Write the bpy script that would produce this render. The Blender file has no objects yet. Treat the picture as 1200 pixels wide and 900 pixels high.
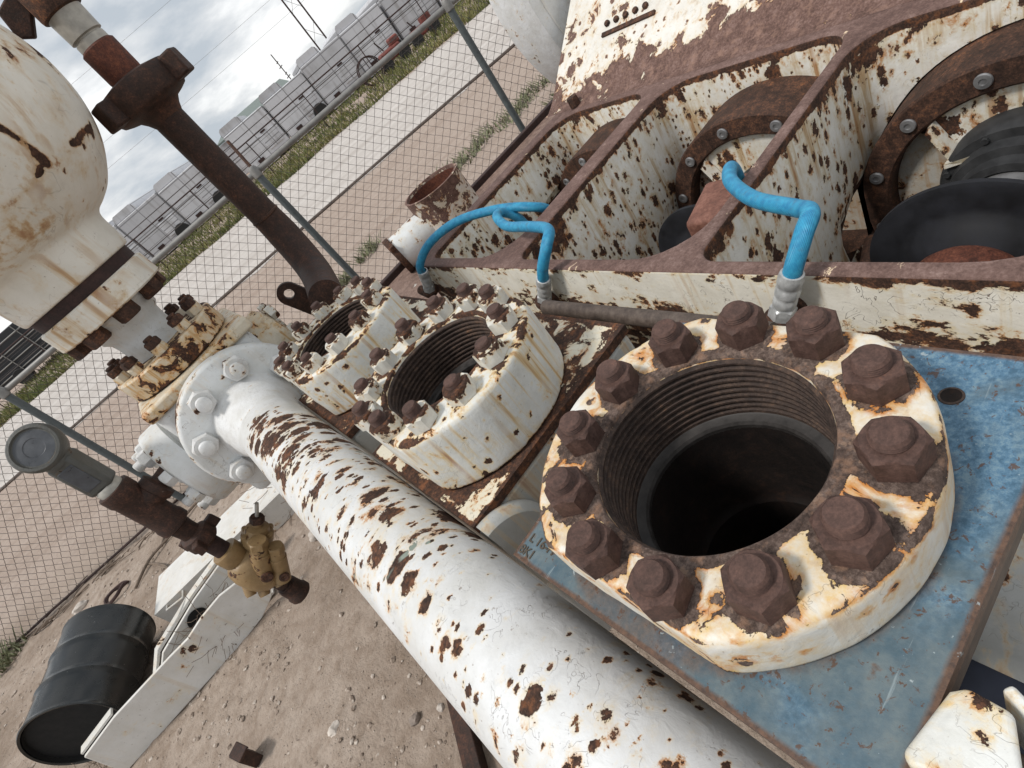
import bpy, bmesh, math, random
from mathutils import Vector, Matrix, noise as mnoise
R = math.radians
random.seed(7)
scene = bpy.context.scene
COL = scene.collection

# ------------------------------------------------------------------ camera
cam = bpy.data.cameras.new("camera"); cam.sensor_width = 36; cam.lens = 36 * 640 / 1200
cam.clip_start = 0.02; cam.clip_end = 3000
camo = bpy.data.objects.new("camera", cam); COL.objects.link(camo)
az = R(18.97); th = R(33.5)
Mz = Matrix.Rotation(-az, 3, 'Z')
f = Mz @ Vector((0, math.cos(th), -math.sin(th)))
u = Mz @ Vector((0, math.sin(th), math.cos(th)))
r = Mz @ Vector((1, 0, 0))
ux, uy = -0.6553, 0.7554
cx = uy * r + ux * u
cy = -ux * r + uy * u
camo.matrix_world = Matrix(((cx.x, cy.x, -f.x, 0), (cx.y, cy.y, -f.y, 0), (cx.z, cy.z, -f.z, 1.75), (0, 0, 0, 1)))
scene.camera = camo

# ------------------------------------------------------------------ world, sun, exposure
SUN_EL, SUN_AZ = R(58), R(282)      # azimuth of the sun measured from +Y clockwise
w = bpy.data.worlds.new("World"); scene.world = w; w.use_nodes = True
nt = w.node_tree; nt.nodes.clear()
def wn(t, **kw):
    n = nt.nodes.new(t)
    for k, v in kw.items(): setattr(n, k, v)
    return n
out = wn('ShaderNodeOutputWorld'); bg = wn('ShaderNodeBackground'); bg.inputs[1].default_value = 0.08
sky = wn('ShaderNodeTexSky', sky_type='NISHITA', sun_disc=False, sun_elevation=SUN_EL, sun_rotation=SUN_AZ)
tc = wn('ShaderNodeTexCoord'); sp = wn('ShaderNodeSeparateXYZ'); nt.links.new(tc.outputs['Generated'], sp.inputs[0])
def wmath(op, a, b=None):
    n = wn('ShaderNodeMath', operation=op)
    for i, v in enumerate((a, b)):
        if v is None: continue
        if isinstance(v, (int, float)): n.inputs[i].default_value = v
        else: nt.links.new(v, n.inputs[i])
    return n.outputs[0]
zc = wmath('ADD', wmath('MAXIMUM', sp.outputs[2], 0.0), 0.30)
cmb = wn('ShaderNodeCombineXYZ')
nt.links.new(wmath('DIVIDE', sp.outputs[0], zc), cmb.inputs[0]); nt.links.new(wmath('DIVIDE', sp.outputs[1], zc), cmb.inputs[1])
n1 = wn('ShaderNodeTexNoise'); n1.inputs['Scale'].default_value = 1.25; n1.inputs['Detail'].default_value = 9; n1.inputs['Roughness'].default_value = .56; n1.inputs['Distortion'].default_value = .15
nt.links.new(cmb.outputs[0], n1.inputs['Vector'])
n2 = wn('ShaderNodeTexNoise'); n2.inputs['Scale'].default_value = .55; n2.inputs['Detail'].default_value = 6
nt.links.new(cmb.outputs[0], n2.inputs['Vector'])
rc = wn('ShaderNodeValToRGB'); nt.links.new(n1.outputs['Fac'], rc.inputs[0])
cr = rc.color_ramp; cr.elements[0].position = .42; cr.elements[0].color = (5.7, 6.3, 6.95, 1); cr.elements[1].position = .57; cr.elements[1].color = (11.4, 11.5, 11.5, 1)
e = cr.elements.new(.50); e.color = (8.1, 8.4, 8.7, 1)
mr = wn('ShaderNodeMapRange'); mr.inputs[1].default_value = .36; mr.inputs[2].default_value = .5; nt.links.new(n2.outputs['Fac'], mr.inputs[0])
mr.inputs[3].default_value = .82; mr.inputs[4].default_value = .97
mx = wn('ShaderNodeMix', data_type='RGBA'); nt.links.new(mr.outputs[0], mx.inputs[0]); nt.links.new(sky.outputs[0], mx.inputs[6]); nt.links.new(rc.outputs[0], mx.inputs[7])
nt.links.new(mx.outputs[2], bg.inputs[0]); nt.links.new(bg.outputs[0], out.inputs[0])

sl = bpy.data.lights.new("sun", 'SUN'); sl.energy = 2.1; sl.angle = R(10); sl.color = (1, .955, .9)
so = bpy.data.objects.new("sun", sl); COL.objects.link(so)
sd = Vector((math.sin(SUN_AZ) * math.cos(SUN_EL), math.cos(SUN_AZ) * math.cos(SUN_EL), math.sin(SUN_EL)))
so.rotation_euler = sd.to_track_quat('Z', 'Y').to_euler(); so.location = (0, 0, 20)
vs = scene.view_settings; vs.view_transform = 'Standard'; vs.look = 'None'; vs.gamma = 1; vs.exposure = 0.24; vs.use_curve_mapping = False
scene.cycles.max_bounces = 6; scene.cycles.use_denoising = True

# ------------------------------------------------------------------ materials
class NT:
    def __init__(s, name):
        s.m = bpy.data.materials.new(name); s.m.use_nodes = True; s.t = s.m.node_tree; s.t.nodes.clear()
        s.out = s.t.nodes.new('ShaderNodeOutputMaterial'); s.b = s.t.nodes.new('ShaderNodeBsdfPrincipled')
        s.t.links.new(s.b.outputs[0], s.out.inputs[0])
        s.co = None
    def set(s, sock, v):
        if hasattr(v, 'is_output'): s.t.links.new(v, sock)
        elif isinstance(v, (tuple, list)) and len(v) == 3 and sock.type == 'RGBA': sock.default_value = (*v, 1)
        else: sock.default_value = v
    def coords(s, stretch=(1, 1, 1), offset=0):
        t = s.t.nodes.new('ShaderNodeTexCoord'); oi = s.t.nodes.new('ShaderNodeObjectInfo')
        m = s.t.nodes.new('ShaderNodeVectorMath'); m.operation = 'MULTIPLY_ADD'
        s.t.links.new(t.outputs['Object'], m.inputs[0]); m.inputs[1].default_value = stretch
        k = s.t.nodes.new('ShaderNodeMath'); k.operation = 'MULTIPLY_ADD'; s.t.links.new(oi.outputs['Random'], k.inputs[0]); k.inputs[1].default_value = 37; k.inputs[2].default_value = offset
        s.t.links.new(k.outputs[0], m.inputs[2]); return m.outputs[0]
    def noise(s, vec, scale, detail=5, rough=.55, dist=0., col=False):
        n = s.t.nodes.new('ShaderNodeTexNoise'); s.set(n.inputs['Vector'], vec); n.inputs['Scale'].default_value = scale
        n.inputs['Detail'].default_value = detail; n.inputs['Roughness'].default_value = rough; n.inputs['Distortion'].default_value = dist
        return n.outputs['Color' if col else 'Fac']
    def vor(s, vec, scale, feature='F1', rnd=1.):
        n = s.t.nodes.new('ShaderNodeTexVoronoi'); n.feature = feature; s.set(n.inputs['Vector'], vec); n.inputs['Scale'].default_value = scale
        n.inputs['Randomness'].default_value = rnd
        return n
    def math(s, op, a, b=0., c=None, clamp=False):
        n = s.t.nodes.new('ShaderNodeMath'); n.operation = op; n.use_clamp = clamp
        s.set(n.inputs[0], a); s.set(n.inputs[1], b)
        if c is not None: s.set(n.inputs[2], c)
        return n.outputs[0]
    def vmath(s, op, a, b):
        n = s.t.nodes.new('ShaderNodeVectorMath'); n.operation = op; s.set(n.inputs[0], a); s.set(n.inputs[1], b); return n.outputs[0]
    def range(s, v, a, b, c=0., d=1., smooth=False):
        n = s.t.nodes.new('ShaderNodeMapRange'); s.set(n.inputs[0], v)
        for i, x in enumerate((a, b, c, d)): s.set(n.inputs[i + 1], x)
        if smooth: n.interpolation_type = 'SMOOTHSTEP'
        return n.outputs[0]
    def mix(s, fac, a, b):
        n = s.t.nodes.new('ShaderNodeMix'); n.data_type = 'RGBA'; s.set(n.inputs[0], fac); s.set(n.inputs[6], a); s.set(n.inputs[7], b); return n.outputs[2]
    def ramp(s, fac, stops):
        n = s.t.nodes.new('ShaderNodeValToRGB'); s.set(n.inputs[0], fac); el = n.color_ramp.elements
        el[0].position, el[0].color = stops[0][0], (*stops[0][1], 1); el[1].position, el[1].color = stops[-1][0], (*stops[-1][1], 1)
        for p, c in stops[1:-1]: q = el.new(p); q.color = (*c, 1)
        return n.outputs[0]
    def attr(s, name):
        n = s.t.nodes.new('ShaderNodeAttribute'); n.attribute_name = name; return n.outputs['Fac']
    def bump(s, h, dist, strength=1.):
        n = s.t.nodes.new('ShaderNodeBump'); s.set(n.inputs['Height'], h); n.inputs['Distance'].default_value = dist; n.inputs['Strength'].default_value = strength
        s.t.links.new(n.outputs[0], s.b.inputs['Normal'])
    def fin(s, color, rough, metal=0., spec=.5):
        s.set(s.b.inputs['Base Color'], color); s.set(s.b.inputs['Roughness'], rough); s.set(s.b.inputs['Metallic'], metal)
        s.b.inputs['Specular IOR Level'].default_value = spec
        return s.m

DARK_RUST = ((.30, (.018, .009, .006)), (.50, (.052, .026, .017)), (.62, (.105, .050, .031)), (.76, (.23, .095, .040)))
DECK_RUST = ((.30, (.070, .038, .030)), (.50, (.14, .080, .064)), (.62, (.20, .125, .105)), (.76, (.27, .18, .15)))

def paint(name, base=(.70, .70, .685), scale=14, amt=0., stretch=(1, 1, 1), halo=.55, streak=.0, crack=.6, crackscale=16,
          rust=DARK_RUST, cream=(.66, .53, .32), orange=(.42, .17, .045), top=None, primer=0., wear=.32, rough=.5, lo=.055, dirt=.35, dist=.25,
          spots=None, lumps=.8, specks=.5, fleck_rust=None):
    """old paint over rust: sharp-edged flaked patches and round rust spots, yellowed halos, runs, short curling cracks"""
    s = NT(name); co = s.coords(stretch); raw = s.coords((1, 1, 1), 3.)
    n = s.noise(co, scale, 9, .66, dist); big = s.noise(raw, scale * .22, 3, .5)
    v = s.math('ADD', s.math('MULTIPLY_ADD', big, .55, -.275), n)
    v = s.math('ADD', v, s.math('MULTIPLY', s.attr('wear'), wear))
    v = s.math('ADD', v, amt)
    if top:   # extra wear between two heights
        tcn = s.t.nodes.new('ShaderNodeTexCoord'); spn = s.t.nodes.new('ShaderNodeSeparateXYZ'); s.t.links.new(tcn.outputs['Object'], spn.inputs[0])
        for z0_, z1_, am_ in top: v = s.math('ADD', v, s.range(spn.outputs[2], z0_, z1_, 0., am_))
    if spots:
        for sps, thr, rmax, sst, gsc in spots:
            cs = s.coords(sst, 7.); nn = s.t.nodes.new('ShaderNodeVectorMath'); nn.operation = 'MULTIPLY_ADD'
            s.set(nn.inputs[0], s.noise(raw, sps * 2.2, 6, .68, 0, True)); nn.inputs[1].default_value = (.95 / sps,) * 3; s.set(nn.inputs[2], cs)
            vo = s.vor(nn.outputs[0], sps); sc_ = s.t.nodes.new('ShaderNodeSeparateColor'); s.t.links.new(vo.outputs['Color'], sc_.inputs[0])
            gate = s.range(s.noise(raw, gsc, 3, .5), .40, .60, -.26, .10)
            rad = s.math('ADD', s.range(sc_.outputs[0], thr, 1., -.12, rmax), s.math('MULTIPLY_ADD', s.attr('spotwear'), .35, gate))
            v = s.math('MAXIMUM', v, s.math('MULTIPLY_ADD', s.math('SUBTRACT', rad, vo.outputs['Distance']), .55, .60))
    rm = s.range(v, .60, .610, smooth=True)
    hl = s.math('MULTIPLY', s.math('POWER', s.range(v, .60 - lo * 2.2, .602), 1.6), halo)
    fine = s.noise(raw, scale * 5, 6, .65)
    mott = s.noise(raw, scale * .6, 6, .65); grime_shade = s.noise(raw, scale * 3., 6, .7, .4)
    pc = s.mix(s.range(mott, .38, .64), base, tuple(c * (1 - dirt * k) for c, k in zip(base, (.42, .46, .55))))
    pc = s.mix(s.range(grime_shade, .54, .72, 0., dirt * .9), pc, tuple(c * .62 for c in base))
    pc = s.mix(s.math('MULTIPLY', hl, s.range(fine, .2, .6)), pc, cream)
    pc = s.mix(s.math('MULTIPLY', s.range(v, .60 - lo * .75, .603), s.range(s.noise(raw, scale * 1.3, 4), .42, .58, 0., min(1., halo * 1.5))), pc, orange)
    if streak:
        st = s.noise(s.coords((1, 1, .05), 9.), scale * 2.2, 5, .6)
        st2 = s.noise(s.coords((1, 1, .5), 19.), scale * .5, 3, .5)
        sm = s.math('MULTIPLY', s.range(st, .48, .62, smooth=True), s.range(st2, .43, .58, 0., streak))
        pc = s.mix(sm, pc, s.mix(s.range(st, .53, .70), cream, (.34, .15, .04)))
    if primer:
        pm = s.math('MULTIPLY', s.range(v, .588, .592), s.range(s.noise(raw, scale * .5, 3, .5, .5), .65, .67))
    # cracks: thin winding contour lines of a noise, kept only in patches
    cn = s.noise(raw, crackscale, 3, .55, .6); cn2 = s.noise(raw, crackscale * 1.7, 3, .55, .8)
    gate = s.range(s.noise(raw, crackscale * .55, 3, .6), .54, .60); gate2 = s.range(s.noise(s.coords((1, 1, 1), 11.), crackscale * .8, 3, .6), .54, .60)
    l1 = s.range(s.math('ABSOLUTE', s.math('SUBTRACT', cn, .5)), .0008, .0045, 1., 0.); l2 = s.range(s.math('ABSOLUTE', s.math('SUBTRACT', cn2, .47)), .0008, .0048, 1., 0.)
    cm = s.math('MULTIPLY', s.math('MAXIMUM', s.math('MULTIPLY', l1, gate), s.math('MULTIPLY', l2, gate2)), crack)
    pc = s.mix(s.math('MULTIPLY', cm, .8), pc, (.15, .105, .075))
    sk_ = s.math('MULTIPLY', s.range(s.noise(raw, scale * 7, 4, .7), .66, .70), specks)
    pc = s.mix(sk_, pc, (.14, .075, .04))
    rstops = tuple((.5 + (p - .5) * .62, c) for p, c in rust)
    rn = s.math('MULTIPLY_ADD', s.noise(raw, scale * 9, 6, .75), .62, s.math('MULTIPLY', s.noise(raw, scale * 1.6, 5, .6), .38))
    rc_ = s.ramp(rn, rstops)
    rc_ = s.mix(s.range(s.noise(s.coords((1, 1, 1), 23.), scale * 2.6, 5, .65), .52, .66, 0., .6), rc_, tuple(min(1, q) for q in (rust[-1][1][0] * 1.05, rust[-1][1][1] * .95, rust[-1][1][2] * .85)))
    edge = s.math('MULTIPLY', s.range(v, .610, .632, 1., 0.), rm)
    rc_ = s.mix(s.math('MULTIPLY', edge, .55), rc_, (.025, .013, .010))
    if fleck_rust: rc_ = s.mix(s.range(s.noise(raw, scale * 3.2, 6, .7), .62, .64), rc_, fleck_rust)
    colr = s.mix(rm, pc, rc_)
    if primer: colr = s.mix(s.math('MULTIPLY', pm, primer), colr, (.30, .36, .31))
    h = s.math('MULTIPLY', s.math('SUBTRACT', 1., rm), .9)
    h = s.math('SUBTRACT', h, s.math('MULTIPLY', cm, .6))
    h = s.math('ADD', h, s.math('MULTIPLY', s.noise(raw, scale * 2.2, 5, .6, .5), lumps))
    h = s.math('ADD', h, s.math('MULTIPLY', s.math('MULTIPLY', s.noise(raw, scale * 12, 5, .75), rm), 1.1))
    s.bump(h, .0020, 1.)
    return s.fin(colr, s.mix(rm, (rough,) * 3, (.88,) * 3), 0., .4)

def rusty(name, stops=DARK_RUST, scale=40, bump=.0012, rough=.8, metal=0., fleck=None, fleckamt=.64):
    s = NT(name); co = s.coords()
    a = s.noise(co, scale, 7, .68); b = s.noise(co, scale * .18, 4, .55, .5)
    g_ = s.noise(co, scale * 4, 5, .8)
    c = s.ramp(s.math('ADD', s.math('MULTIPLY_ADD', a, .45, s.math('MULTIPLY', b, .25)), s.math('MULTIPLY', g_, .30)), tuple((.5 + (p - .5) * .55, q) for p, q in stops))
    if fleck:
        c = s.mix(s.range(s.noise(co, scale * .35, 6, .65, .8), fleckamt, fleckamt + .015), c, fleck)
    s.bump(s.math('ADD', s.math('MULTIPLY_ADD', g_, .6, a), s.math('MULTIPLY', b, .6)), bump * 1.3, 1.)
    return s.fin(c, s.range(a, .3, .7, rough - .12, min(1, rough + .1)), metal, .35)

def plain(name, color, rough=.5, metal=0., var=.18, scale=25, bump=.0004, spec=.45):
    s = NT(name); co = s.coords(); a = s.noise(co, scale, 5, .6)
    c = s.mix(s.range(a, .3, .7), tuple(x * (1 - var) for x in color), tuple(min(1, x * (1 + var)) for x in color))
    if bump: s.bump(a, bump, .7)
    return s.fin(c, s.range(a, .3, .7, max(.03, rough - .1), min(1, rough + .1)), metal, spec)

M = {}
M['flange'] = paint('white_flange_paint', base=(.72, .72, .69), scale=19, amt=-.02, halo=1., lo=.17, cream=(.66, .45, .17), orange=(.50, .18, .03), streak=.4, crack=.3, crackscale=15, wear=.30, dist=.5, spots=[(34, .35, .40, (1, 1, 1), 9)], fleck_rust=(.24, .16, .115), rust=((.30, (.034, .021, .016)), (.50, (.098, .066, .053)), (.62, (.165, .120, .100)), (.76, (.28, .18, .13))))
M['flange_far'] = paint('white_flange_paint_flaking', base=(.69, .70, .68), scale=22, amt=-.02, halo=1., lo=.08, cream=(.70, .54, .27), orange=(.48, .20, .045), streak=.9, crack=.3, crackscale=16, wear=.30, dist=.5, spots=[(40, .5, .35, (1, 1, 1), 12)])
M['pipe'] = paint('white_pipe_paint', base=(.665, .675, .68), scale=13, amt=-.075, stretch=(.8, 1.5, .8), halo=.8, lo=.06, crack=.5, crackscale=19, primer=.75, dirt=.36, dist=.3, wear=.30, spots=[(12, .10, .35, (.8, 1.1, .8), 4.5), (21, .18, .40, (.75, 1.2, .75), 5), (50, .3, .42, (.8, 1.3, .8), 8)], lumps=1.)
M['white'] = paint('white_casting_paint', base=(.68, .70, .705), scale=15, amt=-.12, halo=.6, streak=.3, crack=.6, crackscale=12, dirt=.3, wear=.3, spots=[(24, .82, .3, (1, 1, 1), 6)])
M['vessel'] = paint('aged_white_vessel_paint', base=(.76, .74, .68), scale=9, amt=-.125, halo=1., lo=.09, streak=.85, crack=.35, crackscale=5, dirt=.3, cream=(.58, .42, .22), dist=.3, wear=.4, spots=[(40, .84, .30, (1, 1, .5), 5)], orange=(.30, .12, .035), lumps=.4)
M['frame'] = paint('white_frame_paint', base=(.775, .765, .72), scale=17, amt=-.065, stretch=(1, 1, .62), halo=1., lo=.10, streak=.9, crack=.3, dirt=.3, top=[(.88, .965, .09), (.960, .976, .40)], cream=(.58, .48, .30), wear=.3, spots=[(17, .06, .52, (1, 1, .66), 4), (38, .20, .48, (1, 1, .55), 6), (80, .5, .42, (1, 1, .6), 9)], orange=(.42, .16, .035))
M['deck'] = rusty('rusted_deck', ((.30, (.085, .048, .040)), (.50, (.145, .088, .074)), (.62, (.195, .125, .108)), (.78, (.27, .19, .165))), 36, .0014, .82, fleck=(.66, .52, .36), fleckamt=.665)
M['potdeck'] = paint('flaking_deck_paint', base=(.70, .665, .56), scale=15, amt=.055, stretch=(1, 1, 1), halo=.7, crack=.7, rust=DARK_RUST, dirt=.3, wear=.3, dist=.5, spots=[(30, .4, .4, (1, 1, 1), 8)])
M['band'] = paint('white_rail_paint', base=(.76, .735, .66), scale=19, amt=-.07, stretch=(1, .7, 1.2), halo=.9, streak=.5, crack=1., crackscale=14, cream=(.66, .55, .33), wear=.3, spots=[(40, .45, .45, (1, .6, 1), 7)], top=[(.958, .984, .20), (.90, .835, .17)])
M['housing'] = paint('white_housing_paint', base=(.72, .70, .655), scale=13, amt=-.03, halo=.8, streak=.4, crack=.4, rust=DECK_RUST, wear=.3, dirt=.25, dist=.4, spots=[(13, .25, .44, (1, 1, 1), 4), (34, .35, .44, (1, 1, 1), 6)])
M['orange'] = paint('rust_stained_flange_paint', base=(.66, .60, .49), scale=18, amt=-.015, halo=1., lo=.10, streak=1., crack=.8, orange=(.44, .17, .035), cream=(.60, .40, .17), wear=.35, dist=.4, spots=[(30, .5, .4, (1, 1, .5), 8)])
M['nutpaint'] = paint('flaking_nut_paint', base=(.66, .65, .60), scale=36, amt=.05, halo=.9, crack=.2, orange=(.42, .17, .045), wear=.5, dist=.2, lumps=.3)
M['nutwhite'] = paint('white_nut_paint', base=(.70, .71, .715), scale=26, amt=-.075, halo=.5, crack=.35, crackscale=20, wear=.3)
M['endplate'] = paint('rust_dusted_plate_paint', base=(.50, .49, .455), scale=26, amt=.0, halo=1., lo=.12, streak=.5, crack=.3, orange=(.30, .12, .04), cream=(.40, .30, .18), wear=.3, dist=.4)
M['rust'] = rusty('dark_brown_rust', DARK_RUST, 45)
M['nut'] = rusty('rusty_nut_steel', ((.22, (.030, .016, .012)), (.50, (.078, .043, .034)), (.70, (.118, .066, .052)), (.90, (.23, .10, .06))), 70, .00022, .70)
M['bore'] = rusty('rusty_thread_steel', ((.30, (.022, .014, .011)), (.50, (.052, .034, .027)), (.64, (.09, .060, .045)), (.78, (.17, .09, .05))), 50, .0008, .7)
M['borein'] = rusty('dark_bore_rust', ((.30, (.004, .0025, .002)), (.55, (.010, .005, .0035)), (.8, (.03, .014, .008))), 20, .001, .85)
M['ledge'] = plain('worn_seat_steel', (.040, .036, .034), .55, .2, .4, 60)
M['brownpipe'] = rusty('dark_pipe_rust', ((.30, (.017, .0085, .006)), (.50, (.040, .020, .014)), (.62, (.066, .032, .022)), (.78, (.15, .06, .032))), 38, .0012, .7, fleck=(.16, .12, .10), fleckamt=.70)
M['redrust'] = rusty('red_thread_rust', ((.30, (.05, .018, .012)), (.50, (.12, .040, .025)), (.75, (.24, .09, .05))), 50, .0012, .75)
M['beam'] = rusty('weathered_skid_rust', ((.30, (.10, .065, .052)), (.50, (.19, .125, .10)), (.75, (.29, .21, .175))), 22, .001, .75, fleck=(.5, .48, .44), fleckamt=.66)
M['darkbeam'] = rusty('dark_beam_rust', ((.30, (.02, .012, .011)), (.50, (.04, .022, .02)), (.75, (.07, .04, .035))), 22, .001, .75)
M['copper'] = rusty('copper_brown_rust', ((.30, (.10, .043, .030)), (.50, (.18, .080, .058)), (.75, (.28, .14, .105))), 25, .0008, .7)
M['steel'] = plain('grey_steel', (.26, .26, .265), .42, .5, .3, 18)
M['gland'] = plain('dark_gland_steel', (.035, .036, .038), .6, .2, .4, 24, .0008)
M['black'] = plain('black_rubber', (.012, .013, .017), .68, 0, .5, 14, .001, .3)
M['crimp'] = plain('zinc_plated_steel', (.45, .46, .46), .4, .35, .3, 60)
M['postgrey'] = plain('grey_green_fence_paint', (.085, .10, .104), .55, 0, .2, 30)
M['wire'] = plain('weathered_wire', (.085, .075, .07), .6, .3, .2, 30, 0)
M['railgrey'] = plain('galvanised_rail', (.23, .225, .215), .55, .3, .2, 20)
def drum_mat():
    s = NT('scuffed_black_drum'); co = s.coords(); a = s.noise(co, 5, 5, .6); d = s.noise(co, 2.2, 6, .65)
    c = s.mix(s.range(a, .35, .65), (.006, .0075, .008), (.014, .016, .016))
    c = s.mix(s.range(d, .5, .75, 0., .25), c, (.065, .057, .05))
    c = s.mix(s.range(s.noise(co, 30, 4, .7, .4), .69, .72, 0., .8), c, (.33, .32, .30))
    s.bump(s.math('MULTIPLY_ADD', s.noise(co, 3., 3, .5), 6., a), .0025, .7)
    return s.fin(c, s.range(d, .4, .7, .17, .42), 0, .55)
M['drum'] = drum_mat()
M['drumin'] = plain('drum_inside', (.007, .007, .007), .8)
M['scrap'] = paint('white_scrap_paint', base=(.68, .67, .645), scale=9, amt=-.115, halo=.6, crack=.25, crackscale=3.2, dirt=.3, streak=.3, wear=.35, lumps=.4)
M['gauge'] = paint('grey_gauge_paint', base=(.085, .087, .082), scale=40, amt=-.06, halo=.5, crack=.2, cream=(.16, .12, .08), orange=(.14, .07, .03), wear=.3, specks=.6)
M['gaugeface'] = plain('dusty_gauge_glass', (.062, .067, .076), .35, 0, .25, 30)
M['brass'] = paint('tan_valve_paint', base=(.285, .19, .092), scale=30, amt=-.045, halo=.5, crack=.1, cream=(.26, .17, .07), orange=(.2, .08, .03), wear=.3, dirt=.5, rough=.42)
M['greyunion'] = plain('pale_worn_steel', (.36, .345, .31), .5, .2, .25, 30)
M['stone'] = plain('pale_stone', (.50, .45, .40), .9, 0, .25, 30, .004)
M['stonegrey'] = plain('grey_brown_stone', (.25, .205, .175), .9, 0, .35, 30, .004)
M['twig'] = plain('dry_twig', (.16, .12, .09), .9, 0, .4, 30)
M['tankgrey'] = None

def blue_mat():
    s = NT('worn_blue_paint'); co = s.coords()
    a = s.noise(co, 150, 5, .7); b = s.noise(co, 7, 5, .6, .6); c = s.noise(co, 26, 6, .65)
    base = s.ramp(s.math('MULTIPLY_ADD', a, .7, s.math('MULTIPLY', c, .3)), ((.40, (.045, .11, .175)), (.5, (.085, .175, .265)), (.60, (.155, .25, .315))))
    d = s.mix(s.range(s.math('ADD', b, s.math('MULTIPLY', s.attr('grime_shade'), .22)), .46, .68, 0., .85), base, s.mix(s.range(c, .35, .65), (.06, .10, .125), (.13, .155, .155)))  # random dirt tone, plus shade painted in through the vertex mask
    d = s.mix(s.math('ADD', s.range(c, .64, .70, 0., .7), s.range(s.math('ADD', s.attr('wear'), s.math('MULTIPLY_ADD', c, .6, -.3)), .40, .8, 0., .95), clamp=True), d, s.ramp(a, ((.3, (.05, .03, .022)), (.7, (.16, .085, .05)))))
    d = s.mix(s.range(s.noise(co, 60, 5, .7), .66, .70, 0., .8), d, (.36, .42, .44))
    d = s.mix(s.range(s.noise(co, 85, 4, .7, .5), .60, .64, 0., .85), d, (.09, .045, .025))
    d = s.mix(s.range(s.noise(s.coords((.12, 1.4, 1), 31.), 60, 4, .7), .66, .72, 0., .5), d, (.30, .36, .38))
    s.bump(s.math('MULTIPLY_ADD', c, .8, a), .0006, .8)
    return s.fin(d, s.range(c, .3, .7, .42, .62), 0, .4)
M['blue'] = blue_mat()
def sideblock():
    return rusty('greyed_brown_block', ((.30, (.045, .033, .028)), (.50, (.09, .068, .056)), (.75, (.15, .12, .10))), 14, .0008, .6)
M['side'] = sideblock()
M['greywhite'] = paint('grey_white_block_paint', base=(.44, .45, .44), scale=15, amt=-.08, halo=.7, streak=.6, crack=.35, crackscale=14, dirt=.35, wear=.3, spots=[(30, .7, .35, (1, 1, .6), 7)])

def hose_mat():
    s = NT('blue_braided_hose'); t = s.t.nodes.new('ShaderNodeTexCoord'); uv = t.outputs['UV']
    m = s.t.nodes.new('ShaderNodeMapping'); s.t.links.new(uv, m.inputs[0]); m.inputs['Scale'].default_value = (1, 1, 1)
    wv = s.t.nodes.new('ShaderNodeTexWave'); wv.bands_direction = 'DIAGONAL'; s.t.links.new(m.outputs[0], wv.inputs[0]); wv.inputs['Scale'].default_value = 16
    nn = s.noise(s.coords(), 60, 4, .6)
    c = s.mix(s.range(nn, .35, .68), (.020, .21, .40), (.045, .35, .55))
    c = s.mix(s.math('MULTIPLY', wv.outputs['Fac'], .14), c, (.018, .17, .33))
    c = s.mix(s.range(s.noise(s.coords(), 38, 5, .7), .55, .72, 0., .55), c, (.10, .13, .15))
    s.bump(wv.outputs['Fac'], .0008, .8)
    return s.fin(c, .45, 0, .4)
M['hose'] = hose_mat()

def ground_mat():
    s = NT('tan_dirt'); t = s.t.nodes.new('ShaderNodeNewGeometry'); co = t.outputs['Position']
    a = s.noise(co, 1.2, 6, .6); b = s.noise(co, 14, 7, .65); g = s.noise(co, 90, 4, .7)
    far = s.noise(co, .25, 3, .5)
    c = s.ramp(a, ((.36, (.26, .205, .162)), (.5, (.34, .275, .225)), (.64, (.41, .34, .285))))
    c = s.mix(s.range(b, .42, .64, 0., .5), c, (.20, .145, .105))
    pe = s.vor(co, 60).outputs['Distance']
    pm = s.math('MULTIPLY', s.range(pe, .12, .22, 1., 0.), s.range(s.noise(co, 9, 3), .52, .60, 0., .8))
    c = s.mix(pm, c, s.ramp(g, ((.35, (.20, .16, .13)), (.65, (.52, .46, .40)))))
    sp = s.t.nodes.new('ShaderNodeSeparateXYZ'); s.t.links.new(co, sp.inputs[0])
    # the road shoulder beyond the fence is paler and pinker earth
    dd = s.math('ADD', s.math('MULTIPLY', sp.outputs[0], .296), s.math('MULTIPLY', sp.outputs[1], .955))
    c = s.mix(s.range(s.math('MULTIPLY_ADD', b, .6, dd), 5.0, 6.3, 0., .8), c, s.ramp(b, ((.3, (.33, .258, .215)), (.7, (.45, .375, .325)))))
    al = s.math('ADD', s.math('MULTIPLY', sp.outputs[0], .946), s.math('MULTIPLY', sp.outputs[1], -.325)); d2 = s.math('ADD', s.math('MULTIPLY', sp.outputs[0], .325), s.math('MULTIPLY', sp.outputs[1], .946))
    cv = s.t.nodes.new('ShaderNodeCombineXYZ'); s.set(cv.inputs[0], s.math('MULTIPLY', al, .12)); s.set(cv.inputs[1], s.math('MULTIPLY', d2, 3.2))
    tr = s.noise(cv.outputs[0], 1., 5, .65)
    c = s.mix(s.math('MULTIPLY', s.range(tr, .46, .62), s.range(dd, 5.6, 6.6, 0., .55)), c, (.27, .205, .165))
    h = s.math('ADD', s.math('MULTIPLY', a, 3.), s.math('ADD', s.math('MULTIPLY', b, 1.), s.math('MULTIPLY', g, .25)))
    h = s.math('ADD', h, s.math('MULTIPLY', pm, .35))
    s.bump(h, .03, .8)
    return s.fin(c, .95, 0, .15)
M['ground'] = ground_mat()
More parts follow.
